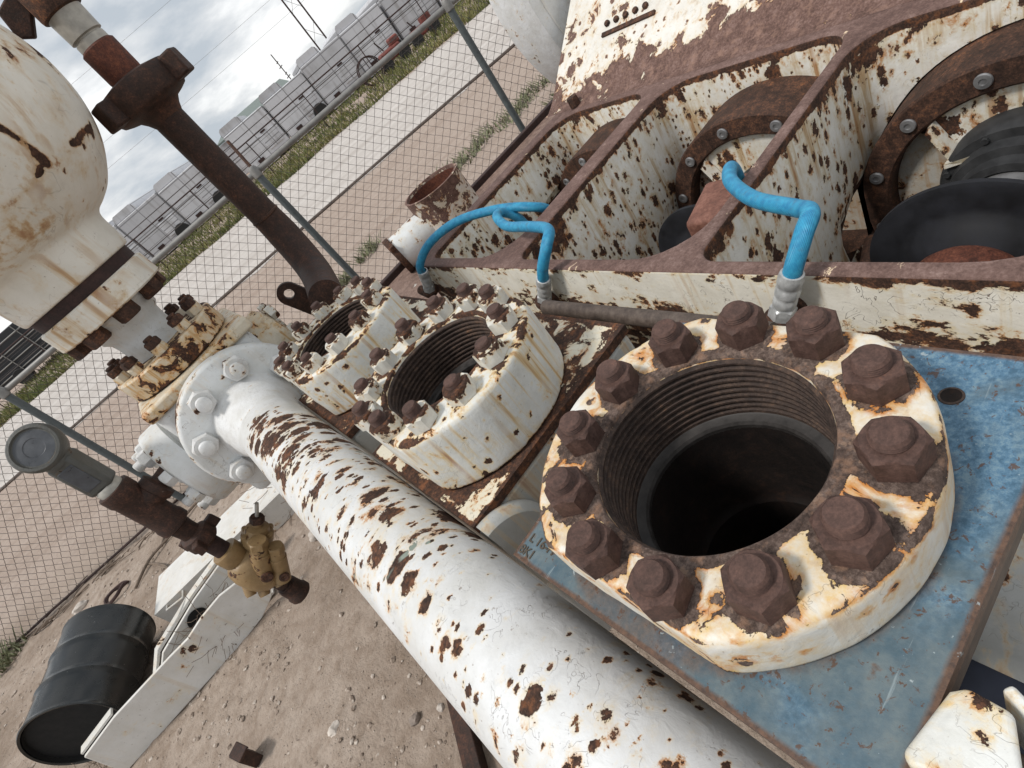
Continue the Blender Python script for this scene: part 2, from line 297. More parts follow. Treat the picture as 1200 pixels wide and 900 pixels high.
def road_mat():
    s = NT('pale_caliche_road'); t = s.t.nodes.new('ShaderNodeNewGeometry'); co = t.outputs['Position']
    a = s.noise(co, .8, 6, .6); b = s.noise(co, 12, 6, .7)
    c = s.ramp(a, ((.3, (.44, .405, .375)), (.7, (.56, .525, .495))))
    sp = s.t.nodes.new('ShaderNodeSeparateXYZ'); s.t.links.new(co, sp.inputs[0]); al = s.math('ADD', s.math('MULTIPLY', sp.outputs[0], .946), s.math('MULTIPLY', sp.outputs[1], -.325)); d2 = s.math('ADD', s.math('MULTIPLY', sp.outputs[0], .325), s.math('MULTIPLY', sp.outputs[1], .946))
    cv = s.t.nodes.new('ShaderNodeCombineXYZ'); s.set(cv.inputs[0], s.math('MULTIPLY', al, .08)); s.set(cv.inputs[1], s.math('MULTIPLY', d2, 1.6))
    c = s.mix(s.range(s.noise(cv.outputs[0], 1., 5, .65), .45, .62, 0., .6), c, (.36, .32, .29))
    c = s.mix(s.range(b, .4, .7, 0., .4), c, (.36, .325, .295)); s.bump(b, .01, .6)
    return s.fin(c, .95, 0, .15)
M['road'] = road_mat()
def grass_mat():
    s = NT('dry_grass_blades'); co = s.t.nodes.new('ShaderNodeNewGeometry').outputs['Position']
    a = s.noise(co, .5, 5, .6); b = s.noise(co, 9, 3, .6)
    c = s.ramp(s.math('MULTIPLY_ADD', b, .5, s.math('MULTIPLY', a, .5)), ((.36, (.055, .085, .03)), (.5, (.14, .15, .055)), (.64, (.30, .25, .12))))
    return s.fin(c, .9, 0, .2)
M['grass'] = grass_mat()
M['leaf'] = plain('tree_leaf', (.055, .085, .04), .7, 0, .5, 3, 0)
M['weed'] = plain('weed_leaf', (.19, .20, .115), .8, 0, .5, 9, 0)
def tank_mat():
    s = NT('grey_tank_panels'); t = s.t.nodes.new('ShaderNodeTexCoord')
    sp = s.t.nodes.new('ShaderNodeSeparateXYZ'); s.t.links.new(t.outputs['Object'], sp.inputs[0])
    cb = s.t.nodes.new('ShaderNodeCombineXYZ'); s.t.links.new(sp.outputs[0], cb.inputs[0]); s.t.links.new(sp.outputs[2], cb.inputs[1])
    br = s.t.nodes.new('ShaderNodeTexBrick'); s.t.links.new(cb.outputs[0], br.inputs[0]); br.inputs['Scale'].default_value = 1.
    br.inputs['Brick Width'].default_value = 1.25; br.inputs['Row Height'].default_value = .92; br.inputs['Mortar Size'].default_value = .025; br.offset = 0
    br.inputs['Color1'].default_value = (.60, .605, .63, 1); br.inputs['Color2'].default_value = (.66, .665, .69, 1); br.inputs['Mortar'].default_value = (.27, .27, .28, 1)
    n = s.noise(s.coords(), 1.1, 5, .6)
    c = s.mix(s.range(n, .5, .72, 0., .35), br.outputs['Color'], (.26, .25, .24))
    oi = s.t.nodes.new('ShaderNodeObjectInfo'); c = s.mix(s.math('MULTIPLY', oi.outputs['Random'], .35), c, (.25, .25, .26))
    st = s.noise(s.coords((1, 1, .1), 5.), 4, 5, .6); c = s.mix(s.range(st, .54, .7, 0., .45), c, (.20, .18, .165))
    return s.fin(c, .6, 0, .3)
M['tankgrey'] = tank_mat()
M['darkpanel'] = plain('dark_mesh_panel', (.022, .024, .028), .6, 0, .3, 6)
M['tyre'] = plain('tyre_rubber', (.018, .018, .018), .8)
M['redmach'] = plain('faded_red_paint', (.16, .045, .035), .6, 0, .5, 8)
M['greenroof'] = plain('grey_green_roofing', (.15, .18, .165), .6)
M['navy'] = plain('dark_navy_paint', (.010, .014, .028), .5, 0, .4, 12)
M['bark'] = plain('tree_bark', (.08, .06, .045), .9)
M['label'] = plain('weld_letter', (.075, .06, .045), .7)

# ------------------------------------------------------------------ mesh helpers
ROOT = {}
def frame_of(d):
    d = Vector(d).normalized(); a = Vector((0, 0, 1)) if abs(d.z) < .9 else Vector((1, 0, 0))
    x = a.cross(d).normalized(); return x, d.cross(x), d
class MB:
    def __init__(s): s.v = []; s.f = []; s.uv = {}
    def add(s, vs, fs):
        o = len(s.v); s.v += [Vector(p) for p in vs]; s.f += [tuple(i + o for i in q) for q in fs]; return s
    def box(s, c, size, ang=0., taper=1., axis=None):
        c = Vector(c); h = [k / 2 for k in size]; rot = Matrix.Rotation(ang, 3, axis or 'Z'); vs = []
        for z in (-1, 1):
            t = taper if z > 0 else 1
            for x, y in ((-1, -1), (1, -1), (1, 1), (-1, 1)): vs.append(c + rot @ Vector((x * h[0] * t, y * h[1] * t, z * h[2])))
        return s.add(vs, [(3, 2, 1, 0), (4, 5, 6, 7), (0, 1, 5, 4), (1, 2, 6, 5), (2, 3, 7, 6), (3, 0, 4, 7)])
    def lathe(s, prof, origin, d=(0, 0, 1), n=48, closed=False, arc=None):
        """prof: (radius, distance along d) pairs"""
        x, y, z = frame_of(d); o = Vector(origin); vs = []; fs = []; m = len(prof)
        for i in range(n):
            a = 2 * math.pi * i / n
            for rr, t in prof: vs.append(o + (x * math.cos(a) + y * math.sin(a)) * rr + z * t)
        for i in range(n):
            j = (i + 1) % n
            for k in range(m if closed else m - 1):
                l = (k + 1) % m; fs.append((i * m + k, j * m + k, j * m + l, i * m + l))
        s.add(vs, fs); 
        return s
    def cyl(s, p0, p1, r0, r1=None, n=32, bev=0.):
        p0, p1 = Vector(p0), Vector(p1); L = (p1 - p0).length; r1 = r0 if r1 is None else r1
        b = bev; pr = [(1e-5, 0), (r0 - b, 0), (r0, b), (r1, L - b), (r1 - b, L), (1e-5, L)] if b else [(1e-5, 0), (r0, 0), (r1, L), (1e-5, L)]
        return s.lathe(pr, p0, p1 - p0, n)
    def tube(s, pts, rad, n=12, caps=True):
        pts = [Vector(p) for p in pts]; m = len(pts); x = None; o = len(s.v); L = 0.
        for i, p in enumerate(pts):
            d = (pts[min(i + 1, m - 1)] - pts[max(i - 1, 0)]).normalized()
            if x is None: x = frame_of(d)[0]
            x = (x - d * x.dot(d)).normalized(); y = d.cross(x); rr = rad[i] if isinstance(rad, (list, tuple)) else rad
            if i: L += (p - pts[i - 1]).length
            for k in range(n):
                a = 2 * math.pi * k / n; s.uv[len(s.v)] = (k / n, L * 8); s.v.append(p + (x * math.cos(a) + y * math.sin(a)) * rr)
        for i in range(m - 1):
            for k in range(n):
                l = (k + 1) % n; s.f.append((o + i * n + k, o + i * n + l, o + (i + 1) * n + l, o + (i + 1) * n + k))
        if caps: s.f.append(tuple(o + k for k in reversed(range(n)))); s.f.append(tuple(o + (m - 1) * n + k for k in range(n)))
        return s
    def prism(s, poly, ext):
        """poly: 3-D points of a flat outline; ext: extrusion vector"""
        m = len(poly); e = Vector(ext); vs = [Vector(p) for p in poly] + [Vector(p) + e for p in poly]
        return s.add(vs, [tuple(reversed(range(m))), tuple(range(m, 2 * m))] + [(i, (i + 1) % m, m + (i + 1) % m, m + i) for i in range(m)])
    def mesh(s, name, off=Vector((0, 0, 0)), wear=None, smooth=38):
        me = bpy.data.meshes.new(name); me.from_pydata([tuple(p - off) for p in s.v], [], s.f); 
        bm = bmesh.new(); bm.from_mesh(me); bmesh.ops.remove_doubles(bm, verts=bm.verts, dist=2e-5)
        bmesh.ops.recalc_face_normals(bm, faces=bm.faces)
        if s.uv:
            ul = bm.loops.layers.uv.new('UVMap')
        bm.to_mesh(me); bm.free()
        if s.uv:
            kd = {tuple(round(c, 5) for c in (s.v[i] - off)): uv for i, uv in s.uv.items()}
            ul = me.uv_layers[0]
            for lp in me.loops:
                ul.data[lp.index].uv = kd.get(tuple(round(c, 5) for c in me.vertices[lp.vertex_index].co), (0, 0))
        finish(me, smooth)
        if wear:
            at = me.attributes.new('wear', 'FLOAT', 'POINT')
            for i, vv in enumerate(me.vertices): at.data[i].value = wear(vv.co + off)
        return me
    def build(s, name, mat, parent=None, bevel=0., wear=None, smooth=38, seg=2):
        off = ROOT.get(parent.name, Vector((0, 0, 0))) if parent else Vector((0, 0, 0))
        return link(name, s.mesh(name, off, wear, smooth), mat, parent, bevel, seg)
def finish(me, smooth=38):
    me.polygons.foreach_set('use_smooth', [True] * len(me.polygons)); me.set_sharp_from_angle(angle=R(smooth)); me.update()
def link(name, me, mat, parent=None, bevel=0., seg=2):
    o = bpy.data.objects.new(name, me); COL.objects.link(o)
    if me and not me.materials: me.materials.append(M[mat] if isinstance(mat, str) else mat)
    if parent:
        o.parent = parent; ROOT[o.name] = ROOT.get(parent.name, Vector((0, 0, 0)))
    if bevel:
        b = o.modifiers.new('bevel', 'BEVEL'); b.width = bevel; b.segments = seg; b.limit_method = 'ANGLE'; b.angle_limit = R(40)
    return o
def tag(o, label=None, cat=None, group=None, kind=None):
    for k, v in (('label', label), ('category', cat), ('group', group), ('kind', kind)):
        if v: o[k] = v
    return o
def thing(name, label, cat, loc=(0, 0, 0), group=None):
    o = bpy.data.objects.new(name, None); o.empty_display_size = .1; COL.objects.link(o); o.location = loc; ROOT[o.name] = Vector(loc)
    return tag(o, label, cat, group)
def single(mb, name, mat, label, cat, loc, group=None, **kw):
    """a thing that is one mesh, its origin at loc"""
    loc = Vector(loc); o = link(name, mb.mesh(name, loc, kw.get('wear'), kw.get('smooth', 38)), mat, None, kw.get('bevel', 0)); o.location = loc
    return tag(o, label, cat, group)
def spline(pts, n=8):
    pts = [Vector(p) for p in pts]; outp = []
    for i in range(len(pts) - 1):
        a, b, c, d = pts[max(i - 1, 0)], pts[i], pts[i + 1], pts[min(i + 2, len(pts) - 1)]
        for k in range(n):
            t = k / n; outp.append(.5 * ((2 * b) + (c - a) * t + (2 * a - 5 * b + 4 * c - d) * t * t + (3 * b - a - 3 * c + d) * t ** 3))
    return outp + [pts[-1]]
def sm(x, a, b):
    t = max(0, min(1, (x - a) / (b - a))); return t * t * (3 - 2 * t)

def nut_mesh(name, mat, R0=.034, h=.036, base=.004):
    a = R0 * math.cos(R(30)); N = 48; mb = MB(); vs = []; rings = []
    def rh(t): return a / math.cos((t + R(30)) % R(60) - R(30))
    for kind in range(5):
        for i in range(N):
            t = 2 * math.pi * i / N; q = rh(t); ch = max(0, q - a * .96) * .62
            rr, z = ((q, 0), (q, h * .08), (q, h - ch - .0015), (min(q, a * .97), h), (1e-4, h))[kind]
            vs.append((rr * math.cos(t), rr * math.sin(t), z))
    fs = [tuple(reversed(range(N)))]
    for k in range(4):
        for i in range(N): j = (i + 1) % N; fs.append((k * N + i, k * N + j, (k + 1) * N + j, (k + 1) * N + i))
    mb.add(vs, fs); me = mb.mesh(name, smooth=30, wear=(lambda v: .42 * sm(v.z, h * .80, h * .98) - .2) if mat == 'nutpaint' else None); me.materials.append(M[mat]); return me
def stud_mesh(name, mat, rr=.0195, z0=.03, z1=.055, thr=.0012):
    pr = [(rr, z0)]; z = z0; k = 0
    while z < z1 - .006: pr += [(rr - thr, z + .0016), (rr, z + .0032)]; z += .0032
    pr += [(rr, z1 - .004), (rr * .86, z1), (1e-5, z1 + .0006)]
    me = MB().lathe(pr, (0, 0, 0), n=28).mesh(name, smooth=50); me.materials.append(M[mat]); return me
def put(name, me, parent, loc, rot=0., rotm=None, scale=None):
    o = bpy.data.objects.new(name, me); COL.objects.link(o); o.parent = parent
    o.location = Vector(loc) - ROOT.get(parent.name, Vector((0, 0, 0)))
    if rotm is not None: o.rotation_euler = rotm
    else: o.rotation_euler = (0, 0, rot)
    if scale: o.scale = scale
    ROOT[o.name] = Vector((0, 0, 0))
    return o

# ================================================================== SETTING: ground, road, grass
def sheet(name, pts, z, mat, kind='structure'):
    me = bpy.data.meshes.new(name); me.from_pydata([(x, y, z) for x, y in pts], [], [tuple(range(len(pts)))]); o = link(name, me, mat); return tag(o, kind=kind)
FD = Vector((.325, .946, 0)); FH = Vector((.946, -.325, 0))      # away from the viewer / along the road
def fq(h, d, z=0.): return FH * h + FD * d + Vector((0, 0, z))
def ground_mesh():
    mb = MB(); X0, X1, Y0, Y1, n = -4.6, 3.4, -1.0, 8.2, 150; vs = []; fs = []
    for j in range(n + 1):
        for i in range(n + 1):
            x = X0 + (X1 - X0) * i / n; y = Y0 + (Y1 - Y0) * j / n
            b = min(1, min(i, n - i, j, n - j) / 10)
            z = b * (.028 * mnoise.noise((x * 1.6, y * 1.6, 0)) + .018 * mnoise.noise((x * 5, y * 5, 3)) + .009 * mnoise.noise((x * 14, y * 14, 3)))
            vs.append((x, y, z))
    for j in range(n):
        for i in range(n): a = j * (n + 1) + i; fs.append((a, a + 1, a + n + 2, a + n + 1))
    o = len(vs); B = 900
    vs += [(-B, -B, 0), (B, -B, 0), (B, B, 0), (-B, B, 0)]
    c = [0, n, (n + 1) * (n + 1) - 1, n * (n + 1)]
    e0 = list(range(0, n + 1)); e1 = [j * (n + 1) + n for j in range(n + 1)]; e2 = [n * (n + 1) + i for i in range(n, -1, -1)]; e3 = [j * (n + 1) for j in range(n, -1, -1)]
    for e, (p, q) in zip((e0, e1, e2, e3), ((o, o + 1), (o + 1, o + 2), (o + 2, o + 3), (o + 3, o))): fs.append((p, q) + tuple(reversed(e)))
    me = bpy.data.meshes.new('ground'); me.from_pydata(vs, [], fs)
    bm = bmesh.new(); bm.from_mesh(me); bmesh.ops.recalc_face_normals(bm, faces=bm.faces); bm.to_mesh(me); bm.free()
    if me.polygons[0].normal.z < 0: me.flip_normals()
    me.polygons.foreach_set('use_smooth', [True] * len(me.polygons)); return me
tag(link('ground', ground_mesh(), 'ground'), kind='structure')
single(MB().tube([fq(-40 + i * 2, 11.6 + .12 * mnoise.noise((i * .7, 0, 0)), .02) for i in range(41)], .032, 8), 'ground_pipe', 'side', 'thin dark pipe lying along the near edge of the pale road', 'pipe', fq(0, 11.6))
def band_pts(d0, d1, h0=-90, h1=90, wob=.25, n=60, seed=0):
    a = [fq(h0 + (h1 - h0) * i / n, d0 + wob * mnoise.noise((i * .9, seed, 0)) * (2 if i % 2 else 1)) for i in range(n + 1)]
    b = [fq(h1 - (h1 - h0) * i / n, d1 + wob * mnoise.noise((i * .9, seed + 5, 0))) for i in range(n + 1)]
    return [(p.x, p.y) for p in a + b]
sheet('road', band_pts(11.55, 21.9, wob=.28, n=240), .006, 'road')
sheet('grass_verge_soil', band_pts(21.9, 40, wob=.6, n=200, seed=3), .010, 'ground')
def grass():
    mb = MB(); rnd = random.Random(3)
    for k in range(26000):
        hh = rnd.uniform(-17, 17); d = 21.8 + rnd.random() ** 1.6 * 11 + .5 * mnoise.noise((hh * .6, 0, 0))
        if mnoise.noise((hh * .5, d * .9, 4)) < -.22: continue
        p = fq(hh, d, .01); L = rnd.uniform(.08, .30); a = rnd.uniform(0, 6.28); lean = Vector((math.cos(a), math.sin(a), 0)) * L * rnd.uniform(.1, .8); wv = Vector((math.cos(a + 1.5), math.sin(a + 1.5), 0)) * rnd.uniform(.012, .035)
        mb.add([p - wv, p + wv, p + lean + Vector((0, 0, L))], [(0, 1, 2)])
    me = bpy.data.meshes.new('grass'); me.from_pydata([tuple(v) for v in mb.v], [], mb.f); tag(link('grass', me, 'grass'), kind='stuff')
grass()
def weeds(name, strip, label_kind):
    mb = MB(); rnd = random.Random(5)
    for (x, y, rx, n) in strip:
        for k in range(n):
            a = rnd.uniform(0, 6.28); q = rnd.random() ** .6 * rx; p = Vector((x + q * math.cos(a) * 1.0, y + q * math.sin(a) * .7, 0)); L = rnd.uniform(.03, .16); b = rnd.uniform(0, 6.28)
            lean = Vector((math.cos(b), math.sin(b), 0)) * L * .9; wv = Vector((math.cos(b + 1.5), math.sin(b + 1.5), 0)) * rnd.uniform(.006, .014)
            mb.add([p - wv, p + wv, p + lean * .6 + wv * .8 + Vector((0, 0, L * .7)), p + lean + Vector((0, 0, L))], [(0, 1, 2), (1, 3, 2)])
    me = bpy.data.meshes.new(name); me.from_pydata([tuple(v) for v in mb.v], [], mb.f); tag(link(name, me, 'weed'), kind='stuff')
weeds('weeds', [(3.95 + .3 * k, 6.45 - .05 * k + .14 * math.sin(k * 2), .30, 85) for k in range(-2, 6)] + [(2.0, 6.7, .22, 120), (1.5, 6.5, .12, 100), (-4.0, 5.7, .3, 200), (-3.2, 5.9, .25, 160), (4.6, 5.3, .2, 120), (5.6, 5.9, .4, 350)], '')
def pebbles():
    rnd = random.Random(11); mb = MB()
    ico = [(0, 0, 1), (.89, 0, .45), (.28, .85, .45), (-.72, .53, .45), (-.72, -.53, .45), (.28, -.85, .45), (.72, .53, -.2), (-.28, .85, -.2), (-.89, 0, -.2), (-.28, -.85, -.2), (.72, -.53, -.2)]
    fc = [(0, 1, 2), (0, 2, 3), (0, 3, 4), (0, 4, 5), (0, 5, 1), (1, 6, 2), (2, 7, 3), (3, 8, 4), (4, 9, 5), (5, 10, 1), (2, 6, 7), (3, 7, 8), (4, 8, 9), (5, 9, 10), (1, 10, 6)]
    for k in range(10000):
        x = rnd.uniform(-3.2, .4); y = rnd.uniform(.7, 5.6)
        if mnoise.noise((x * 1.1, y * 1.1, 8)) < -.15 and rnd.random() < .7: continue
        q = .003 + .015 * rnd.random() ** 6; a = rnd.uniform(0, 6.28); z = .028 * mnoise.noise((x * 1.6, y * 1.6, 0)) + .018 * mnoise.noise((x * 5, y * 5, 3)) + .009 * mnoise.noise((x * 14, y * 14, 3))
        sx, sy, sz = q * rnd.uniform(.7, 1.4), q * rnd.uniform(.7, 1.2), q * rnd.uniform(.4, .9)
        mb.add([(x + (px * sx * math.cos(a) - py * sy * math.sin(a)) * rnd.uniform(.85, 1.15), y + (px * sx * math.sin(a) + py * sy * math.cos(a)), z + pz * sz) for px, py, pz in ico], fc)
    me = bpy.data.meshes.new('gravel'); me.from_pydata([tuple(v) for v in mb.v], [], mb.f)
    s = NT('gravel_stone'); co = s.t.nodes.new('ShaderNodeNewGeometry').outputs['Position']
    M['gravel'] = s.fin(s.ramp(s.noise(co, 45, 2), ((.34, (.15, .115, .09)), (.5, (.30, .24, .195)), (.66, (.52, .46, .40)))), .9, 0, .2)
    tag(link('gravel', me, 'gravel'), kind='stuff')
pebbles()

# ================================================================== PUMP POWER FRAME
Y0, Y1 = -.62, 2.225
root = thing('pump_power_frame', 'rusty white pump frame with three open bays and a sloping back cover', 'pump frame', (1.4, 1.0, 0))
def rpoly(x0, x1, y0, y1, rs):
    pts = []
    for (x, y), rr, a0 in zip(((x1, y1), (x0, y1), (x0, y0), (x1, y0)), rs, (0, 90, 180, 270)):
        sx = -1 if x == x1 else 1; sy = -1 if y == y1 else 1
        for k in range(9): a = R(a0 + k * 90 / 8); pts.append((x + sx * rr + rr * math.cos(a), y + sy * rr + rr * math.sin(a)))
    return pts
BAYS = [(.827, 1.755, .135, .812, .43), (.832, 1.80, .852, 1.525, 1.14), (.838, 1.81, 1.612, 2.150, 1.84), (.827, 1.755, -.55, .090, -.27)]
def boolean_frame():
    body = MB(); prof = [(.785, .25), (2.25, .25), (2.25, .99), (.785, .99)]
    body.prism([(x, Y0, z) for x, z in prof], (0, Y1 - Y0, 0)); ob = link('tmp', body.mesh('tmp'), 'frame'); cut = []
    for x0, x1, y0, y1, yc in BAYS:
        c = MB(); c.prism([(x, y, .34) for x, y in rpoly(x0, x1, y0, y1, (.13, .05, .17, .10))], (0, 0, 1)); cut.append(link('cut', c.mesh('cut'), 'frame'))
        if yc > 0:
            c = MB().lathe([(1e-4, 1.30), (.33, 1.30), (.375, 1.35), (.398, 1.43), (.408, 1.54), (.409, 1.80), (1e-4, 1.80)], (0, yc, .50), (1, 0, 0), 64)
            for v in c.v: v.y = max(y0 - .026, min(y1 + .026, v.y)); v.z = max(.35, v.z)
            cut.append(link('cut', c.mesh('cut'), 'frame'))
    for c in cut:
        m = ob.modifiers.new('b', 'BOOLEAN'); m.operation = 'DIFFERENCE'; m.solver = 'EXACT'; m.object = c
    dg = bpy.context.evaluated_depsgraph_get(); me = bpy.data.meshes.new_from_object(ob.evaluated_get(dg))
    for o in [ob] + cut: bpy.data.objects.remove(o)
    bm = bmesh.new(); bm.from_mesh(me)
    ed = [e for e in bm.edges if all(abs(v.co.z - .99) < 1e-4 for v in e.verts) and len(e.link_faces) == 2 and e.calc_face_angle(0) > R(60)]
    try: bmesh.ops.bevel(bm, geom=ed, offset=.010, segments=3, profile=.5, affect='EDGES', clamp_overlap=True)
    except Exception: pass
    bm.to_mesh(me); bm.free(); me.name = 'frame_casting'; me.materials.clear()
    for k in ('frame', 'deck', 'band', 'rust'): me.materials.append(M[k])
    for p in me.polygons:
        c = p.center
        p.material_index = 1 if (p.normal.z > .3 and c.z > .95) else 2 if (p.normal.x < -.9 and c.x < .79) else 3 if (c.x > 1.3 and c.z < .95 and any(abs(c.y - q) < .004 for b_ in BAYS for q in (b_[2] - .026, b_[3] + .026))) else 0
    off = ROOT[root.name]; me.transform(Matrix.Translation(-off)); finish(me, 32)
    at = me.attributes.new('wear', 'FLOAT', 'POINT')
    return link('frame_casting', me, 'frame', root)
boolean_frame()
# sloping back cover
hp = [(1.842, .9906), (1.87, .9945), (1.90, 1.008), (1.93, 1.024), (1.97, 1.050), (2.02, 1.086), (2.08, 1.128), (2.28, 1.268), (2.60, 1.492), (3.0, 1.772), (3.3, 1.90), (3.6, 1.9), (3.6, .3), (2.26, .3), (2.26, .985)]
mb = MB(); ny = 30
vs = [(x, Y0 + (Y1 + .065 - Y0) * j / ny, z) for j in range(ny + 1) for x, z in hp]; m_ = len(hp)
mb.add(vs, [(j * m_ + k, j * m_ + (k + 1) % m_, (j + 1) * m_ + (k + 1) % m_, (j + 1) * m_ + k) for j in range(ny) for k in range(m_)] + [tuple(range(m_)), tuple(ny * m_ + k for k in reversed(range(m_)))])
cov = mb.build('housing_cover', 'housing', root, wear=lambda v: 1.0 * (1 - sm(v.z, 1.0, 1.13)) * (1 if v.x < 2.1 else 0), smooth=30)
mb = MB(); sd_ = Vector((.82, 0, .573)).normalized(); nrm = Vector((-.573, 0, .82)).normalized()
def onslope(x, y, lift=0.): return Vector((x, y, 1.128 + (x - 2.08) * .70)) + nrm * lift
mb.prism([onslope(2.105, 1.70), onslope(2.105, 2.0), onslope(2.120, 2.0), onslope(2.120, 1.70)], nrm * .010)
ln = mb.build('latch_bar', 'rust', cov)
nutS = nut_mesh('bolt_head', 'rust', .014, .013)
for k in range(5): put('bolt', nutS, cov, onslope(2.15, 1.76 + k * .055, .001), rotm=(0, R(-35), 0))
b_ = put('bolt', nut_mesh('bolt_head', 'rust', .028, .045), cov, (1.862, 2.085, .994), .4)

bolt_grey = MB().lathe([(.019, 0), (.020, .004), (.018, .008), (.009, .0085), (.008, .005), (1e-4, .005)], (0, 0, 0), n=24).mesh('bolt_head_grey'); bolt_grey.materials.append(M['steel'])
for bi, (x0, x1, y0, y1, yc) in enumerate(BAYS[:3]):
    zc = .50; xr = 1.60
    zr = .58
    mb = MB().lathe([(.325, xr + .08), (.325, xr + .008), (.333, xr), (.398, xr), (.404, xr + .006), (.404, xr + .21)], (0, yc, zc), (1, 0, 0), 96)
    for v in mb.v: v.y = max(y0 - .012, min(y1 + .012, v.y)); v.z = max(.345, v.z)
    ring = mb.build('bore_ring', 'rust', root)
    for k in range(12):
        a = R(18 + 30 * k); y = yc + .365 * math.cos(a); z = zc + .365 * math.sin(a)
        if y0 + .02 < y < y1 - .02 and z > .38: put('bolt', bolt_grey, ring, (xr - .001, y, z), rotm=(0, R(-90), 0))
    # dished end plate with a folded hood
    mb = MB().lathe([(1e-4, xr + .06), (.332, xr + .06), (.332, xr + .075), (1e-4, xr + .075)], (0, yc, zc), (1, 0, 0), 64)
    for v in mb.v: v.y = max(y0 - .01, min(y1 + .01, v.y)); v.z = max(.345, v.z)
    plate = mb.build('end_plate', 'endplate', root)
    cl_ = lambda y: max(y0 - .008, min(y1 + .008, y))
    pts = [(xr + .022, cl_(yc + .325 * math.cos(a)), zc + .325 * math.sin(a)) for a in [R(52 + 76 * k / 20) for k in range(21)][::-1]]
    pts += [(xr + .022, yc + .15, zc + .155), (xr + .022, yc - .15, zc + .155)]
    mb = MB(); mb.prism(pts, (.02, 0, 0)); hood = mb.build('hood_plate', 'frame', root)
    A = [Vector((xr + .02, cl_(yc + q * .205), zc + .252)) for q in (1, -1)]; B = [Vector((xr + .018, yc + q * .152, zc + .152)) for q in (1, -1)]
    for q in (0, 1):
        a, b = A[q], B[q]; e = Vector((-.035, 0, -.01)); MB().prism([a, b, b + e, a + e], (0, (-.012, .012)[q], .012)).build('hood_lip', 'frame', root)
    e = Vector((-.085, 0, .012)); MB().prism([B[0], B[1], B[1] + e, (B[0] + B[1]) / 2 + e + Vector((0, 0, .045)), B[0] + e], (0, 0, .014)).build('hood_lip', 'frame', root)
    if bi == 0:
        gl = MB().lathe([(.178, xr + .05), (.178, xr - .04), (.172, xr - .055), (.150, xr - .058), (.146, xr - .09), (.126, xr - .095), (.122, xr - .125), (.104, xr - .13), (.102, xr)], (0, yc, zr), (1, 0, 0), 72).build('gland', 'gland', root)
        for k in range(8): a = R(22 + 45 * k); put('bolt', nut_mesh('gland_bolt', 'gland', .009, .008) if k == 0 else bpy.data.meshes['gland_bolt'], gl, (xr - .057, yc + .162 * math.cos(a), zr + .162 * math.sin(a)), rotm=(0, R(-90), 0))
    else:
        MB().lathe([(.12, xr + .05), (.12, xr - .06), (.07, xr - .07), (.07, xr)], (0, yc, zr), (1, 0, 0), 48).build('gland', 'gland', root)
    MB().cyl((1.72, yc, zr), (1.0, yc, zr), .098, n=48).build('pony_rod', 'steel', root)
    xd = 1.26
    MB().lathe([(.098, xd + .03), (.18, xd + .022), (.230, xd + .016), (.240, xd + .008), (.240, xd - .004), (.228, xd - .009), (.175, xd - .008), (.158, xd - .012), (.142, xd - .030), (.105, xd - .055), (.098, xd - .05)], (0, yc, zr), (1, 0, 0), 80).build('deflector_disc', 'black', root)
    MB().lathe([(.098, xd - .04), (.118, xd - .075), (.116, xd - .16), (.10, xd - .165), (.098, xd - .34), (1e-4, xd - .34)], (0, yc, zr), (1, 0, 0), 48).build('rod_end', 'redrust', root)
for bi, (x0, x1, y0, y1, yc) in enumerate(BAYS[:3]): MB().box(((x0 + x1) / 2, (y0 + y1) / 2, .355), (x1 - x0 - .01, y1 - y0 + .03, .02)).build('bay_floor', 'rust', root)
mb = MB(); mb.box((1.19, .985, .77), (.20, .155, .25), ang=R(12)); mb.build('wiper_box', 'copper', root, bevel=.012)
# trough plates in the far bay and the lug under the near ring
mb = MB(); mb.prism([(.86, 2.14, .66), (1.55, 2.14, .66), (1.55, 1.90, .52), (.86, 1.90, .52)], (0, 0, -.014)); mb.prism([(.86, 1.90, .52), (1.55, 1.90, .52), (1.55, 1.66, .46), (.86, 1.66, .46)], (0, 0, -.014)); mb.build('trough_plate', 'frame', root, wear=lambda v: -.2)
mb = MB(); mb.prism([(.90, 1.905, .50), (1.52, 1.905, .50), (1.50, 1.905, .60), (1.40, 1.905, .635), (1.0, 1.905, .60)], (0, -.02, 0)); mb.build('trough_rib', 'rust', root)
mb = MB().tube(spline([(1.55, .78, .40), (1.48, .765, .47), (1.40, .74, .50), (1.30, .72, .47), (1.22, .71, .42)]), .022, 12); mb.build('drain_pipe', 'rust', root)

